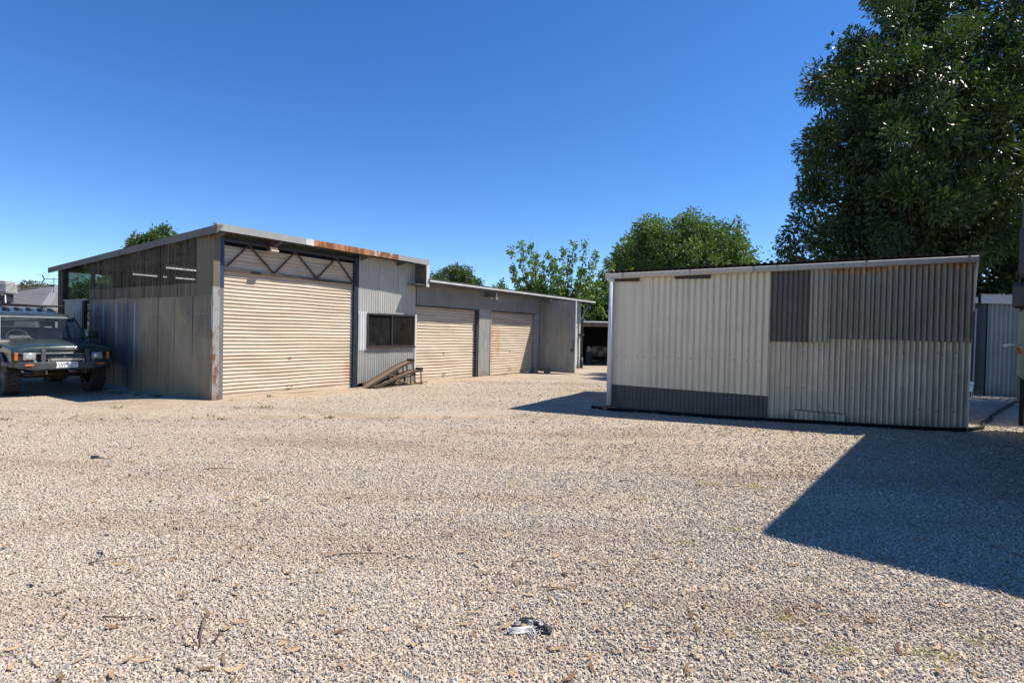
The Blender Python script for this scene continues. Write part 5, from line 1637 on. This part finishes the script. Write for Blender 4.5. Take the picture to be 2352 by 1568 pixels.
# ------------------------------------------------------------------ house beyond the car, its cooler and aerial
M["house_roof"] = plain("grey_roof_sheet", (0.155, 0.155, 0.145), 0.55, 0.1, 0.08, 3)
M["house_cap"] = plain("pale_ridge_cap", (0.23, 0.235, 0.23), 0.5, 0.1, 0.06, 3)
M["house_wall"] = plain("rendered_wall", (0.45, 0.42, 0.37), 0.9, 0, 0.1, 2)
H = thing("house", "house with grey hipped roof seen above the parked car", "house", (-31.6, 38.0, -0.1), 0.0)


def build_house():
    ze, zt = 2.42, 4.17
    n, l, r, b = Vector((3.9, -5.5, ze)), Vector((-5.5, -3.9, ze)), Vector((5.5, 3.9, ze)), Vector((-3.9, 5.5, ze))
    a0, a1 = Vector((-0.25, 0.05, zt)), Vector((0.28, -0.05, zt))
    dn = Vector((0, 0, -0.12))

    def plate(name, pts, m):
        k = len(pts)
        mb = MB().add([tuple(p) for p in pts] + [tuple(p + dn) for p in pts], [tuple(range(k)), tuple(range(2 * k - 1, k - 1, -1))] + [(q, q + k, (q + 1) % k + k, (q + 1) % k) for q in range(k)])
        return ob(name, mb, m, H)
    plate("roof", [l, n, a1, a0], M["house_roof"])
    plate("roof", [n, r, a1], M["house_roof"])
    plate("roof", [r, b, a0, a1], M["house_roof"])
    plate("roof", [b, l, a0], M["house_roof"])
    for p, q in ((n, a1), (l, a0), (r, a1), (b, a0), (a0, a1)):
        ob("ridge_cap", MB().bar(p + Vector((0, 0, 0.03)), q + Vector((0, 0, 0.03)), 0.42, 0.05), M["house_cap"], H)
    # lower wing running away to the left
    r0, r1 = Vector((-1.75, -1.15, 3.70)), Vector((-13.5, -5.6, 3.70))
    f0, f1 = Vector((-0.9, -4.9, ze)), Vector((-12.2, -9.1, ze))
    g0, g1 = Vector((-3.4, 1.9, ze)), Vector((-14.8, -2.1, ze))
    plate("roof", [f1, f0, r0, r1], M["house_roof"])
    plate("roof", [r1, r0, g0, g1], M["house_roof"])
    ob("ridge_cap", MB().bar(r0 + Vector((0, 0, 0.03)), r1 + Vector((0, 0, 0.03)), 0.36, 0.05), M["house_cap"], H)
    ob("valley_flashing", MB().bar(f0 + Vector((-0.5, 0.6, 0.2)), r0 + Vector((0.02, -0.1, 0.03)), 0.16, 0.04), M["house_cap"], H)
    for k in range(1, 9):
        t = k / 9
        e, p = l.lerp(n, t), None
        hgt = min(t, 1 - t) * 2
        ob("seam", MB().bar(e + Vector((0, 0, 0.015)), e + (((a0 + a1) / 2 - (l + n) / 2) * hgt) + Vector((0, 0, 0.015)), 0.05, 0.02), M["house_roof"], H)
    w = MB()
    for p, q in ((l, n), (n, r), (r, b), (b, l), (f1, f0), (g0, g1), (f1, g1)):
        i0, i1 = p * 0.93, q * 0.93
        w.hexa([(i0.x, i0.y, 0), (i1.x, i1.y, 0), (i1.x * 0.985, i1.y * 0.985, 0), (i0.x * 0.985, i0.y * 0.985, 0), (i0.x, i0.y, ze - 0.05), (i1.x, i1.y, ze - 0.05), (i1.x * 0.985, i1.y * 0.985, ze - 0.05), (i0.x * 0.985, i0.y * 0.985, ze - 0.05)])
    ob("wall", w, M["house_wall"], H)
    for p, q in ((l, n), (n, r), (f1, f0)):
        ob("gutter", MB().bar(p + Vector((0, 0, -0.06)), q + Vector((0, 0, -0.06)), 0.13, 0.12), M["house_cap"], H)


build_house()
pw = thing("power_line", "thin overhead wires crossing the sky above the grey house", "power line", (-78.0, 58.0, 0))
for z0, z1 in ((6.7, 6.25), (6.15, 5.85)):
    pts = [(x, 4.0 * x / 38.0, z0 + (z1 - z0) * x / 38.0 - 0.5 * (1 - ((x - 19) / 19) ** 2)) for x in np.linspace(0, 38, 13)]
    ob("wire", MB().tube(pts, 0.016, 5), M["dark_steel"], pw)
for x, y in ((0, 0), (38, 4)):
    ob("pole", MB().tube([(x, y, -0.3), (x, y, 7.6)], [0.16, 0.11], 10), M["timber"], pw)
    ob("cross_arm", MB().box(x - 0.06, x + 0.06, y - 0.9, y + 0.9, 6.85, 6.97), M["timber"], pw)
cl = thing("evaporative_cooler", "louvred grey evaporative cooler on the house roof", "cooler", (-31.35, 33.6, 3.05), R(16))
ob("duct", MB().box(-0.62, 0.45, -0.35, 0.5, -0.35, 0.17), M["navy_steel"], cl)
ob("tray", MB().box(-0.78, 0.62, -0.6, 0.6, 0.17, 0.26), M["trim_grey"], cl, bevel=0.03)
ob("core", MB().box(-0.68, 0.52, -0.5, 0.5, 0.26, 0.86), M["navy_steel"], cl)
for i in range(8):
    z = 0.28 + i * 0.072
    k = 0.02 * (i / 8)
    ob("louvre", MB().hexa([(-0.78 + k, -0.62 + k, z), (0.64 - k, -0.62 + k, z), (0.64 - k, 0.6 - k, z), (-0.78 + k, 0.6 - k, z), (-0.72 + k, -0.56 + k, z + 0.045), (0.58 - k, -0.56 + k, z + 0.045), (0.58 - k, 0.54 - k, z + 0.045), (-0.72 + k, 0.54 - k, z + 0.045)]), M["galv_pale"], cl)
ob("lid", MB().box(-0.74, 0.58, -0.58, 0.56, 0.86, 0.93), M["galv_pale"], cl, bevel=0.03)
ob("overflow_pipe", MB().tube([(0.3, -0.45, 0.1), (0.5, -0.45, 0.08), (0.52, -0.45, -0.4)], 0.04, 8), M["white"], cl)
an = thing("tv_aerial", "dark television aerial standing above the grey house roof", "aerial", (-30.05, 36.0, 3.6))
ob("mast", MB().tube([(0, 0, -0.2), (0, 0, 0.86)], 0.02, 6), M["dark_steel"], an)
ob("boom", MB().tube([(-0.62, 0, 0.74), (1.6, 0, 0.74)], 0.022, 6), M["dark_steel"], an)
for sgn in (-1, 1):
    ob("reflector_arm", MB().bar((-0.62, 0, 0.74), (-0.78, 0, 0.74 + sgn * 0.26), 0.04, 0.05), M["dark_steel"], an)
for i in range(8):
    ob("element", MB().tube([(-0.4 + i * 0.22, -0.3, 0.75), (-0.4 + i * 0.22, 0.3, 0.75)], 0.006, 5), M["dark_steel"], an)
ob("element", MB().tube([(-1.25, 0.0, 1.02), (-0.3, 0.05, 0.95)], 0.006, 5), M["dark_steel"], an)

# ------------------------------------------------------------------ trees
def leaves(name, parent, m, lobes, dens, ln, wd, seed, clump=0.30, squash=0.9, fill=0.25, droop=0.35, per=60, rin=0.72, tint_spread=0.35, star=0.7):
    """leaf blades gathered in sprays through the outer part of each lobe; lobes = (x, y, z, r) in the tree's own space"""
    g = np.random.default_rng(seed)
    P, O, T = [], [], []
    for (x, y, z, r) in lobes:
        n = int(dens * 4 * math.pi * r * r)
        k = max(4, n // per)
        d = g.normal(size=(k, 3))
        d /= np.linalg.norm(d, axis=1)[:, None]
        rad = r * np.where(g.random(k) < fill, g.uniform(0.15, 0.75, k), g.uniform(rin, 1.08, k))
        c = d * rad[:, None] * np.array([1, 1, squash])
        ci = g.integers(0, k, n)
        cr = clump * g.uniform(0.7, 1.3, k)
        off = g.normal(size=(n, 3))
        off *= ((g.random(n) ** 0.42) * cr[ci] / np.linalg.norm(off, axis=1))[:, None]
        p = c[ci] + off
        P.append(p + np.array([x, y, z]))
        o = d[ci] * 0.8 + off / (cr[ci][:, None] + 1e-6) * star
        O.append(o)
        ct = np.clip(g.normal(0.5, tint_spread * 0.5, k), 0, 1)
        T.append(np.clip(ct[ci] + g.normal(0, tint_spread * 0.4, n), 0, 1))
    P, O, T = np.concatenate(P), np.concatenate(O), np.concatenate(T)
    n = len(P)
    a = O + g.normal(size=(n, 3)) * 0.7
    a[:, 2] -= droop
    a /= np.linalg.norm(a, axis=1)[:, None]
    b = np.cross(a, g.normal(size=(n, 3)))
    b /= np.linalg.norm(b, axis=1)[:, None]
    up = np.cross(b, a)
    L = ln * g.uniform(0.65, 1.3, n)[:, None]
    W = wd * g.uniform(0.7, 1.25, n)[:, None]
    V = np.empty((n, 4, 3))
    V[:, 0] = P
    V[:, 1] = P + a * L * 0.5 + b * W * 0.5 + up * W * 0.12
    V[:, 2] = P + a * L - up * W * 0.25
    V[:, 3] = P + a * L * 0.5 - b * W * 0.5 + up * W * 0.12
    idx = (np.arange(n) * 4)[:, None] + np.arange(4)[None]
    me = np_mesh(name, V.reshape(-1, 3), [idx], m, np.repeat(T, 4))
    o = bpy.data.objects.new(name, me)
    COL.objects.link(o)
    o.parent = parent
    return o, n


def trunk(parent, lobes, base_r, fork, m, seed, top=None):
    g = random.Random(seed)
    mb = MB()
    mb.tube([(0, 0, -0.2), (0.03, 0.0, fork * 0.5), (0.0, 0.05, fork)], [base_r * 1.15, base_r, base_r * 0.85], 9)
    for (x, y, z, r) in lobes:
        mid = (x * 0.4 + g.uniform(-0.3, 0.3), y * 0.4 + g.uniform(-0.3, 0.3), fork + (z - fork) * 0.5)
        mb.tube([(0, 0.03, fork * 0.95), mid, (x, y, z), (x * 1.0 + g.uniform(-0.2, 0.2) * r, y + g.uniform(-0.2, 0.2) * r, z + r * 0.7)], [base_r * 0.5, base_r * 0.26, base_r * 0.13, 0.015], 6)
    return ob("trunk", mb, m, parent, True)


N_LEAVES = 0


def tree(name, label, loc, lobes, m, dens, ln, wd, seed, base_r=0.25, fork=2.0, bark="bark", group=None, **kw):
    global N_LEAVES
    t = thing(name, label, "tree", loc, 0, group)
    rel = [(x - loc[0], y - loc[1], z - loc[2], r) for x, y, z, r in lobes]
    inner = kw.pop("inner", 0)
    if inner:
        N_LEAVES += leaves("inner_foliage", t, m, [(x, y, z, r * 0.74) for x, y, z, r in rel], inner, ln * 1.3, wd * 1.8, seed + 1, clump=0.5, fill=0.6, per=30)[1]
    trunk(t, rel, base_r, fork, M[bark], seed)
    N_LEAVES += leaves("crown", t, m, rel, dens, ln, wd, seed, **kw)[1]
    return t


M["leaf_ash"] = leaf_mat("glossy_dark_leaf", (0.016, 0.036, 0.009), (0.080, 0.13, 0.028), 0.42, 0.24, 0.6)
M["leaf_mid"] = leaf_mat("mid_green_leaf", (0.055, 0.10, 0.018), (0.16, 0.24, 0.052), 0.5, 0.32)
M["leaf_bright"] = leaf_mat("fresh_green_leaf", (0.085, 0.145, 0.02), (0.21, 0.30, 0.06), 0.45, 0.38)
M["leaf_deep"] = leaf_mat("deep_green_leaf", (0.035, 0.07, 0.016), (0.10, 0.16, 0.04), 0.5, 0.26)
M["leaf_gum"] = leaf_mat("olive_gum_leaf", (0.07, 0.075, 0.035), (0.17, 0.15, 0.07), 0.55, 0.2)

ash = [(12.17, 20.0, 12.01, 0.95), (14.11, 20.0, 12.83, 1.58), (16.29, 20.0, 13.34, 1.9), (19.56, 21.0, 14.15, 2.0), (11.43, 20.0, 10.6, 0.87),
       (12.28, 19.0, 9.87, 1.66), (13.84, 18.5, 10.13, 1.91), (16.01, 18.5, 10.46, 2.05), (11.16, 20.0, 8.87, 0.79), (11.75, 19.0, 7.93, 1.66),
       (12.61, 17.5, 7.46, 1.94), (14.68, 17.5, 7.5, 2.08), (18.42, 19.0, 9.56, 2.26), (10.99, 20.0, 6.98, 0.79), (11.66, 19.0, 5.99, 1.66),
       (12.54, 17.5, 5.4, 1.94), (14.76, 17.5, 5.17, 2.08), (18.55, 19.0, 6.28, 2.26), (10.57, 20.0, 5.09, 0.71), (11.32, 19.5, 4.56, 1.08),
       (12.47, 19.0, 3.91, 1.35), (14.2, 18.5, 3.6, 1.61), (16.4, 18.5, 3.64, 1.61), (18.65, 19.0, 3.44, 1.81), (9.95, 20.0, 4.52, 0.44),
       (15.5, 21.5, 15.2, 1.9), (18.0, 20.5, 12.2, 2.1), (16.8, 22.5, 8.5, 2.6), (15.0, 22.0, 11.5, 2.3), (20.5, 22.0, 9.0, 2.6), (20.8, 20.5, 5.0, 2.3), (14.5, 22.0, 5.5, 2.4), (18.0, 23.0, 4.5, 2.6),
       (13.2, 21.0, 11.2, 1.5), (12.9, 20.8, 8.6, 1.8)]
ash = [(x, y, z, r * 0.93) for x, y, z, r in ash]
tree("ash_tree", "huge dark glossy-leaved tree towering behind the patchwork shed", (16.0, 20.2, 0), ash, M["leaf_ash"], 116, 0.175, 0.064, 21, 0.42, 2.2, clump=0.50, fill=0.10, droop=0.15, per=280, rin=0.76, star=1.2, inner=44)

tree("ash_tree", "second tall ash tree standing beyond the bus outside the yard's right edge", (18.8, 13.2, 0), [(18.6, 12.6, 11.4, 2.2), (16.6, 12.0, 10.6, 1.7), (17.4, 14.2, 10.8, 1.9), (20.0, 11.2, 10.8, 2.0), (20.5, 14.0, 11.2, 2.0), (18.6, 13.0, 13.6, 1.8), (17.2, 12.6, 12.6, 1.5),  # out-of-view tree added to cast shade right of the patchwork shed
     (16.4, 13.6, 8.8, 1.6), (18.0, 11.0, 8.8, 1.8), (19.6, 13.6, 8.6, 2.2), (17.2, 12.2, 7.4, 1.5), (21.4, 12.4, 8.8, 1.8), (18.6, 15.0, 8.4, 1.7)], M["leaf_ash"], 42, 0.28, 0.10, 22, 0.3, 3.2, clump=0.42, per=60)
g_ = np.random.default_rng(5)


def round_lobes(c, rx, ry, rz, n, r0, r1, seed, zmin=-0.6):
    g = np.random.default_rng(seed)
    out = []
    i = 0
    while len(out) < n:
        f = (len(out) + 0.5) / n
        zc = 1 - (1 - zmin) * f
        a = 2.399963 * len(out) + g.uniform(-0.3, 0.3)
        s = math.sqrt(max(0, 1 - zc * zc))
        r = g.uniform(r0, r1)
        out.append((c[0] + (rx - r * 0.75) * s * math.cos(a), c[1] + (ry - r * 0.75) * s * math.sin(a), c[2] + (rz - r * 0.75) * zc, r))
    out.append((c[0], c[1], c[2], min(rx, ry, rz) * 0.62))
    return out


tree("round_tree", "broad round green tree behind the patchwork shed's low end", (11.5, 38.2, 0), round_lobes((11.45, 38.2, 6.1), 5.0, 4.2, 3.9, 26, 1.0, 1.7, 31), M["leaf_mid"], 80, 0.22, 0.12, 32, 0.3, 2.2, clump=0.42, per=36)
tree("garden_tree", "small rounded tree showing just above the white roof edge", (-5.2, 48.5, 0), round_lobes((-5.15, 48.5, 5.0), 2.3, 2.3, 2.2, 14, 0.6, 1.0, 41), M["leaf_deep"], 90, 0.24, 0.13, 42, 0.2, 1.8, clump=0.36, per=26)
tree("garden_tree", "dark rounded tree behind the big shed's sloping roof edge", (-26.4, 40.6, 0), round_lobes((-26.35, 40.6, 6.6), 1.75, 1.8, 2.15, 14, 0.5, 0.85, 51), M["leaf_deep"], 105, 0.24, 0.12, 52, 0.22, 2.4, clump=0.34, per=26)
tree("garden_tree", "treetop just breaking the roofline left of the tall roller door", (-24.3, 43.0, 0), round_lobes((-24.35, 43.0, 7.6), 1.0, 1.1, 1.25, 8, 0.4, 0.6, 61), M["leaf_deep"], 105, 0.24, 0.12, 62, 0.18, 3.0, clump=0.3, per=26)
tree("gum_tree", "low olive-brown gum tree behind the grey house roof", (-74.2, 85.0, 0), round_lobes((-74.0, 85.0, 5.6), 3.3, 3.0, 1.9, 14, 0.9, 1.4, 71, -0.3), M["leaf_gum"], 26, 0.42, 0.16, 72, 0.3, 2.5, "bark_pale", clump=0.6, per=22)
tree("gum_tree", "faint gum treetop at the far left beyond the cooler", (-82.5, 88.0, 0), round_lobes((-82.5, 88.0, 5.6), 2.6, 2.4, 2.0, 10, 0.8, 1.2, 73, -0.3), M["leaf_gum"], 24, 0.42, 0.16, 74, 0.3, 2.5, "bark_pale", clump=0.6, per=22)


def shooting_tree(name, label, loc, tops, m, seed, body, dens=70, ln=0.16, wd=0.12, sh_r=0.22):
    """a many-stemmed tree: upright leafy shoots rising from a common base"""
    global N_LEAVES
    g = random.Random(seed)
    t = thing(name, label, "tree", loc)
    mb = MB()
    lobes = list(body)
    for (x, y, z, lean) in tops:
        p = []
        bx, by = x * 0.25 + g.uniform(-0.15, 0.15), y * 0.3
        for k in range(9):
            f = k / 8
            p.append((bx + (x - bx) * f ** 0.85 + lean * math.sin(f * 3.1), by + (y - by) * f, 0.3 + (z - 0.3) * f))
        mb.tube(p, [0.055 * (1 - 0.93 * k / 8) for k in range(9)], 6)
        for k in range(3, 9):
            f = k / 8
            if g.random() < 0.92:
                j = 0.10
                lobes.append((p[k][0] + g.uniform(-j, j), p[k][1] + g.uniform(-j, j), p[k][2] - 0.05, sh_r * (1.35 - 0.65 * f) * g.uniform(0.75, 1.25)))
            if k < 8:
                mx = (p[k][0] + p[k + 1][0]) / 2 + g.uniform(-0.11, 0.11), (p[k][1] + p[k + 1][1]) / 2 + g.uniform(-0.11, 0.11), (p[k][2] + p[k + 1][2]) / 2
                lobes.append((*mx, sh_r * (1.1 - 0.6 * f) * g.uniform(0.4, 1.0)))
    mb.tube([(0, 0, -0.2), (0, 0, 0.5)], [0.16, 0.12], 9)
    ob("trunk", mb, M["bark_pale"], t, True)
    N_LEAVES += leaves("crown", t, m, lobes, dens, ln, wd, seed, clump=0.13, fill=0.3, droop=0.5, per=10, squash=1.15)[1]
    # a few bare twigs above the leaves
    tw = MB()
    for (x, y, z, lean) in tops[2:7:2]:
        tw.tube([(x, y, z - 0.8), (x + 0.04, y, z), (x + 0.02, y + 0.05, z + 0.55)], [0.012, 0.008, 0.004], 5)
        tw.tube([(x + 0.03, y, z - 0.1), (x - 0.12, y, z + 0.35)], [0.007, 0.004], 5)
    ob("bare_twigs", tw, M["bark_pale"], t)
    return t


def t3(u, y, d=0.0, lean=0.0):
    x = (u - 1180) / 43.5
    return (x - 2.0, d, 1.5 + (762.5 + 0.0207 * (u - 1190) - y) / 43.5, lean)


tops3 = [t3(1171, 570, 0.2, -0.1), t3(1196, 568, -0.4), t3(1218, 557, 0.3, 0.08), t3(1180, 620, -0.5), t3(1232, 582, 0.5), t3(1251, 584, -0.3, -0.06), t3(1274, 588, 0.3, 0.05), t3(1291, 581, -0.4), t3(1318, 557, 0.2, 0.1), t3(1343, 556, 0.4, 0.22),
         t3(1362, 584, -0.2, 0.25), t3(1300, 610, 0.7), t3(1215, 600, -0.7), t3(1240, 600, 0.8), t3(1268, 610, -0.8), t3(1335, 625, -0.3)]
body3 = [(-1.4, 0.2, 3.2, 0.65), (-0.8, -0.4, 3.5, 0.7), (-0.2, 0.3, 3.3, 0.7), (0.5, -0.2, 3.2, 0.6), (0.9, 0.2, 3.5, 0.5), (-0.9, 0.1, 2.5, 0.9), (0.2, 0.0, 2.4, 0.9), (-1.1, 0.0, 3.7, 0.4)]
shooting_tree("sapling", "bright green many-stemmed tree with upright leafy shoots above the low shed", (2.0, 29.0, 0), tops3, M["leaf_bright"], 81, [(x, y, z, r * 0.82) for x, y, z, r in body3], 165, 0.155, 0.11, 0.20)
tops4 = [(-1.1, 0.2, 4.6, 0.0), (-0.6, -0.2, 5.2, 0.1), (0.0, 0.2, 5.4, 0.0), (0.6, 0.0, 5.3, 0.1), (1.1, 0.1, 5.6, 0.0), (1.7, -0.2, 5.2, 0.1), (2.3, 0.2, 5.3, 0), (-1.5, 0.1, 3.9, -0.1)]
body4 = [(-0.9, 0, 3.4, 0.75), (0.0, -0.2, 3.9, 0.8), (0.9, 0.0, 4.0, 0.85), (-0.5, -0.3, 2.6, 0.8), (0.5, -0.3, 2.6, 0.9), (1.4, 0, 2.8, 0.9), (-1.0, 0, 1.8, 0.8), (0.2, -0.3, 1.5, 0.8), (1.2, 0, 1.6, 0.9), (2.0, 0.2, 3.9, 0.8)]
shooting_tree("shrub_tree", "bushy green tree filling the gap above the carport", (4.9, 33.6, 0), tops4, M["leaf_bright2"] if "leaf_bright2" in M else M["leaf_bright"], 91, body4, 85, 0.18, 0.12, 0.3)
tops5 = [(-0.4, 0, 5.0, 0.0), (0.1, 0.2, 5.15, 0.0), (0.5, -0.1, 4.75, 0.05), (-0.8, 0.1, 4.6, 0)]
shooting_tree("sapling", "little treetop left of the upright shoots above the roof edge", (-1.0, 40.0, 0), tops5, M["leaf_mid"], 95, [(0, 0, 4.2, 0.6), (0.5, 0, 4.0, 0.5), (-0.5, 0, 4.0, 0.5)], 70, 0.2, 0.13, 0.25)


def shrub(name, label, loc, lobes, m, dens, ln, wd, seed, **kw):
    global N_LEAVES
    t = thing(name, label, "shrub", loc)
    mb = MB()
    for x, y, z, r in lobes:
        mb.tube([(0, 0, -0.1), (x * 0.5, y * 0.5, z * 0.5), (x, y, z)], [0.04, 0.025, 0.008], 5)
    ob("stems", mb, M["bark"], t)
    N_LEAVES += leaves("foliage", t, m, lobes, dens, ln, wd, seed, **kw)[1]
    return t


shrub("shrub", "sunlit green bush seen through the big shed's glazed back corner", (-13.68, 18.68, 0), [(0, 0, 2.3, 0.75), (0.1, 0.2, 2.7, 0.5), (-0.5, -0.1, 2.6, 0.45), (0.6, 0.4, 2.65, 0.45), (-0.55, -0.2, 2.5, 0.5), (0.5, 0.3, 1.8, 0.8), (-0.35, -0.2, 2.1, 0.7), (0.1, 0, 2.6, 0.5), (-0.3, -0.1, 2.6, 0.5), (0, 0, 1.0, 0.8), (0.6, 0.3, 0.9, 0.8), (0.7, 0.4, 2.7, 0.6), (-0.3, -0.2, 0.9, 0.6)], M["leaf_bright"], 190, 0.11, 0.065, 101, clump=0.24)
tree("unseen_tree", "unseen leafy green tree added left of the parked car, mirrored in the big shed's glazed corner", (-25.5, 20.0, 0), round_lobes((-25.5, 20.0, 3.6), 3.2, 3.2, 2.8, 16, 0.9, 1.4, 111), M["leaf_mid"], 60, 0.2, 0.11, 112, 0.2, 1.2, clump=0.4, per=36)  # out-of-view tree added to give the glazed corner a green reflection
shrub("shrub", "dark bush in the slit between the patchwork shed and the iron shed", (15.0, 23.2, 0), [(0, 0, 1.2, 1.3), (-1.1, 0, 1.0, 1.0), (1.2, 0.2, 1.2, 1.1), (-0.4, 0.2, 2.5, 1.2), (0.8, 0, 2.6, 1.2), (2.4, 0, 1.5, 1.3), (2.0, 0, 2.8, 1.1)], M["leaf_deep"], 60, 0.14, 0.08, 102, clump=0.26)

# ------------------------------------------------------------------ weeds, grass, fallen leaves


def blades(name, label, spots, m, seed, h=(0.05, 0.12), n=(18, 40), spread=0.07, w=0.006):
    g = np.random.default_rng(seed)
    V, T = [], []
    for (x, y, s) in spots:
        k = int(g.integers(*n) * s)
        px = x + g.normal(0, spread * s, k)
        py = y + g.normal(0, spread * s * 0.6, k)
        a = g.uniform(0, 2 * math.pi, k)
        hh = g.uniform(*h, k) * (0.6 + 0.4 * s)
        le = hh * g.uniform(0.3, 1.1, k)
        b = g.uniform(0, 2 * math.pi, k)
        z = hz(px, py) + 0.006
        ww = w * g.uniform(0.7, 1.5, k)
        q = np.zeros((k, 4, 3))
        q[:, 0] = np.stack([px - ww * np.cos(b), py - ww * np.sin(b), z], -1)
        q[:, 1] = np.stack([px + ww * np.cos(b), py + ww * np.sin(b), z], -1)
        q[:, 2] = np.stack([px + le * 0.6 * np.cos(a) + ww * 0.6 * np.cos(b), py + le * 0.6 * np.sin(a) + ww * 0.6 * np.sin(b), z + hh * 0.75], -1)
        q[:, 3] = np.stack([px + le * np.cos(a), py + le * np.sin(a), z + hh], -1)
        V.append(q)
        T.append(g.random(k))
    V, T = np.concatenate(V), np.concatenate(T)
    idx = np.arange(len(V) * 4).reshape(-1, 4)
    o = bpy.data.objects.new(name, np_mesh(name, V.reshape(-1, 3), [idx], m, np.repeat(T, 4)))
    COL.objects.link(o)
    return tag(o, label, kind="stuff")


g_ = np.random.default_rng(17)
verge = [(x, 9.95 + 0.16 * x + g_.normal(0, 0.12), g_.uniform(0.4, 1.0)) for x in g_.uniform(-8.5, 0.3, 18)]
walls = [(*front(-0.5 - g_.uniform(0, 0.15), g_.uniform(1.2, 5.2))[:2], g_.uniform(0.5, 1.2)) for _ in range(16)]
walls += [(*front(s, -0.25 - g_.uniform(0, 0.1))[:2], g_.uniform(0.5, 0.9)) for s in (0.1, 0.95, 3.3, 5.72, 5.8, 9.8)]
walls += [(*front(15.95, -0.25)[:2], 1.2), (*cw(0.5, -0.28)[:2], 0.8), (*cw(0.9, -0.2)[:2], 0.6), (*cw(1.4, -0.2)[:2], 0.5), (-4.55, 10.15, 1.0), (-5.0, 10.05, 0.9), (-7.0, 9.75, 0.8)]
blades("weeds", "small green weeds along the verge and shed walls", verge + walls, M["weed"], 3, (0.02, 0.065), (14, 34), 0.06, 0.005)
moss = [(2.05, 5.55, 1.6), (2.5, 5.5, 1.6), (2.55, 4.9, 0.8), (1.75, 4.25, 1.0), (2.0, 4.2, 0.9), (1.3, 3.95, 1.2), (1.62, 2.62, 1.4), (1.28, 2.72, 1.0), (2.05, 2.6, 1.5), (1.5, 2.9, 0.8), (2.35, 2.75, 1.2), (4.25, 5.6, 0.8), (1.9, 3.4, 0.6)]
blades("dry_moss", "patches of short yellowed moss among the stones", moss, M["straw"], 4, (0.005, 0.014), (60, 110), 0.05, 0.004)
grass_spots = [(g_.uniform(-21, -15.2), g_.uniform(15.5, 21), g_.uniform(0.8, 1.6)) for _ in range(260)]
blades("grass", "unmown green grass behind the parked car", grass_spots, M["grass"], 6, (0.15, 0.4), (20, 40), 0.25, 0.012)

k_ = 850
lx = g_.uniform(-1, 1, k_)
ly = 1.9 + 7.5 * g_.random(k_) ** 1.4
lx = lx * (ly * 0.95)
aa = g_.uniform(0, 2 * math.pi, k_)
LL = g_.uniform(0.022, 0.055, k_)
WW = g_.uniform(0.005, 0.011, k_)
zz = hz(lx, ly) + g_.uniform(0.010, 0.018, k_)
V = np.zeros((k_, 8, 3))
for j, (t, wv, zv) in enumerate(((-1, 0.15, 0.12), (-0.4, 1.0, 0.0), (0.35, 0.9, 0.05), (1, 0.12, 0.22))):
    for sgn, q in ((1, j), (-1, 7 - j)):
        V[:, q, 0] = lx + LL * t * np.cos(aa) - sgn * WW * wv * np.sin(aa) + 0.25 * LL * t * t * np.sin(aa)
        V[:, q, 1] = ly + LL * t * np.sin(aa) + sgn * WW * wv * np.cos(aa) - 0.25 * LL * t * t * np.cos(aa)
        V[:, q, 2] = zz + LL * zv + sgn * WW * 0.35 * np.sin(aa * 3)
b8 = (np.arange(k_) * 8)[:, None]
fcs = np.concatenate([b8 + np.array([[0, 1, 6, 7]]), b8 + np.array([[1, 2, 5, 6]]), b8 + np.array([[2, 3, 4, 5]])])
lo_ = bpy.data.objects.new("leaf_litter", np_mesh("leaf_litter", V.reshape(-1, 3), [fcs], M["litter"], np.repeat(g_.random(k_), 8)))
COL.objects.link(lo_)
tag(lo_, "dry brown and tan leaves scattered over the gravel", kind="stuff")

print("stones", N_STONES, "leaves", N_LEAVES)
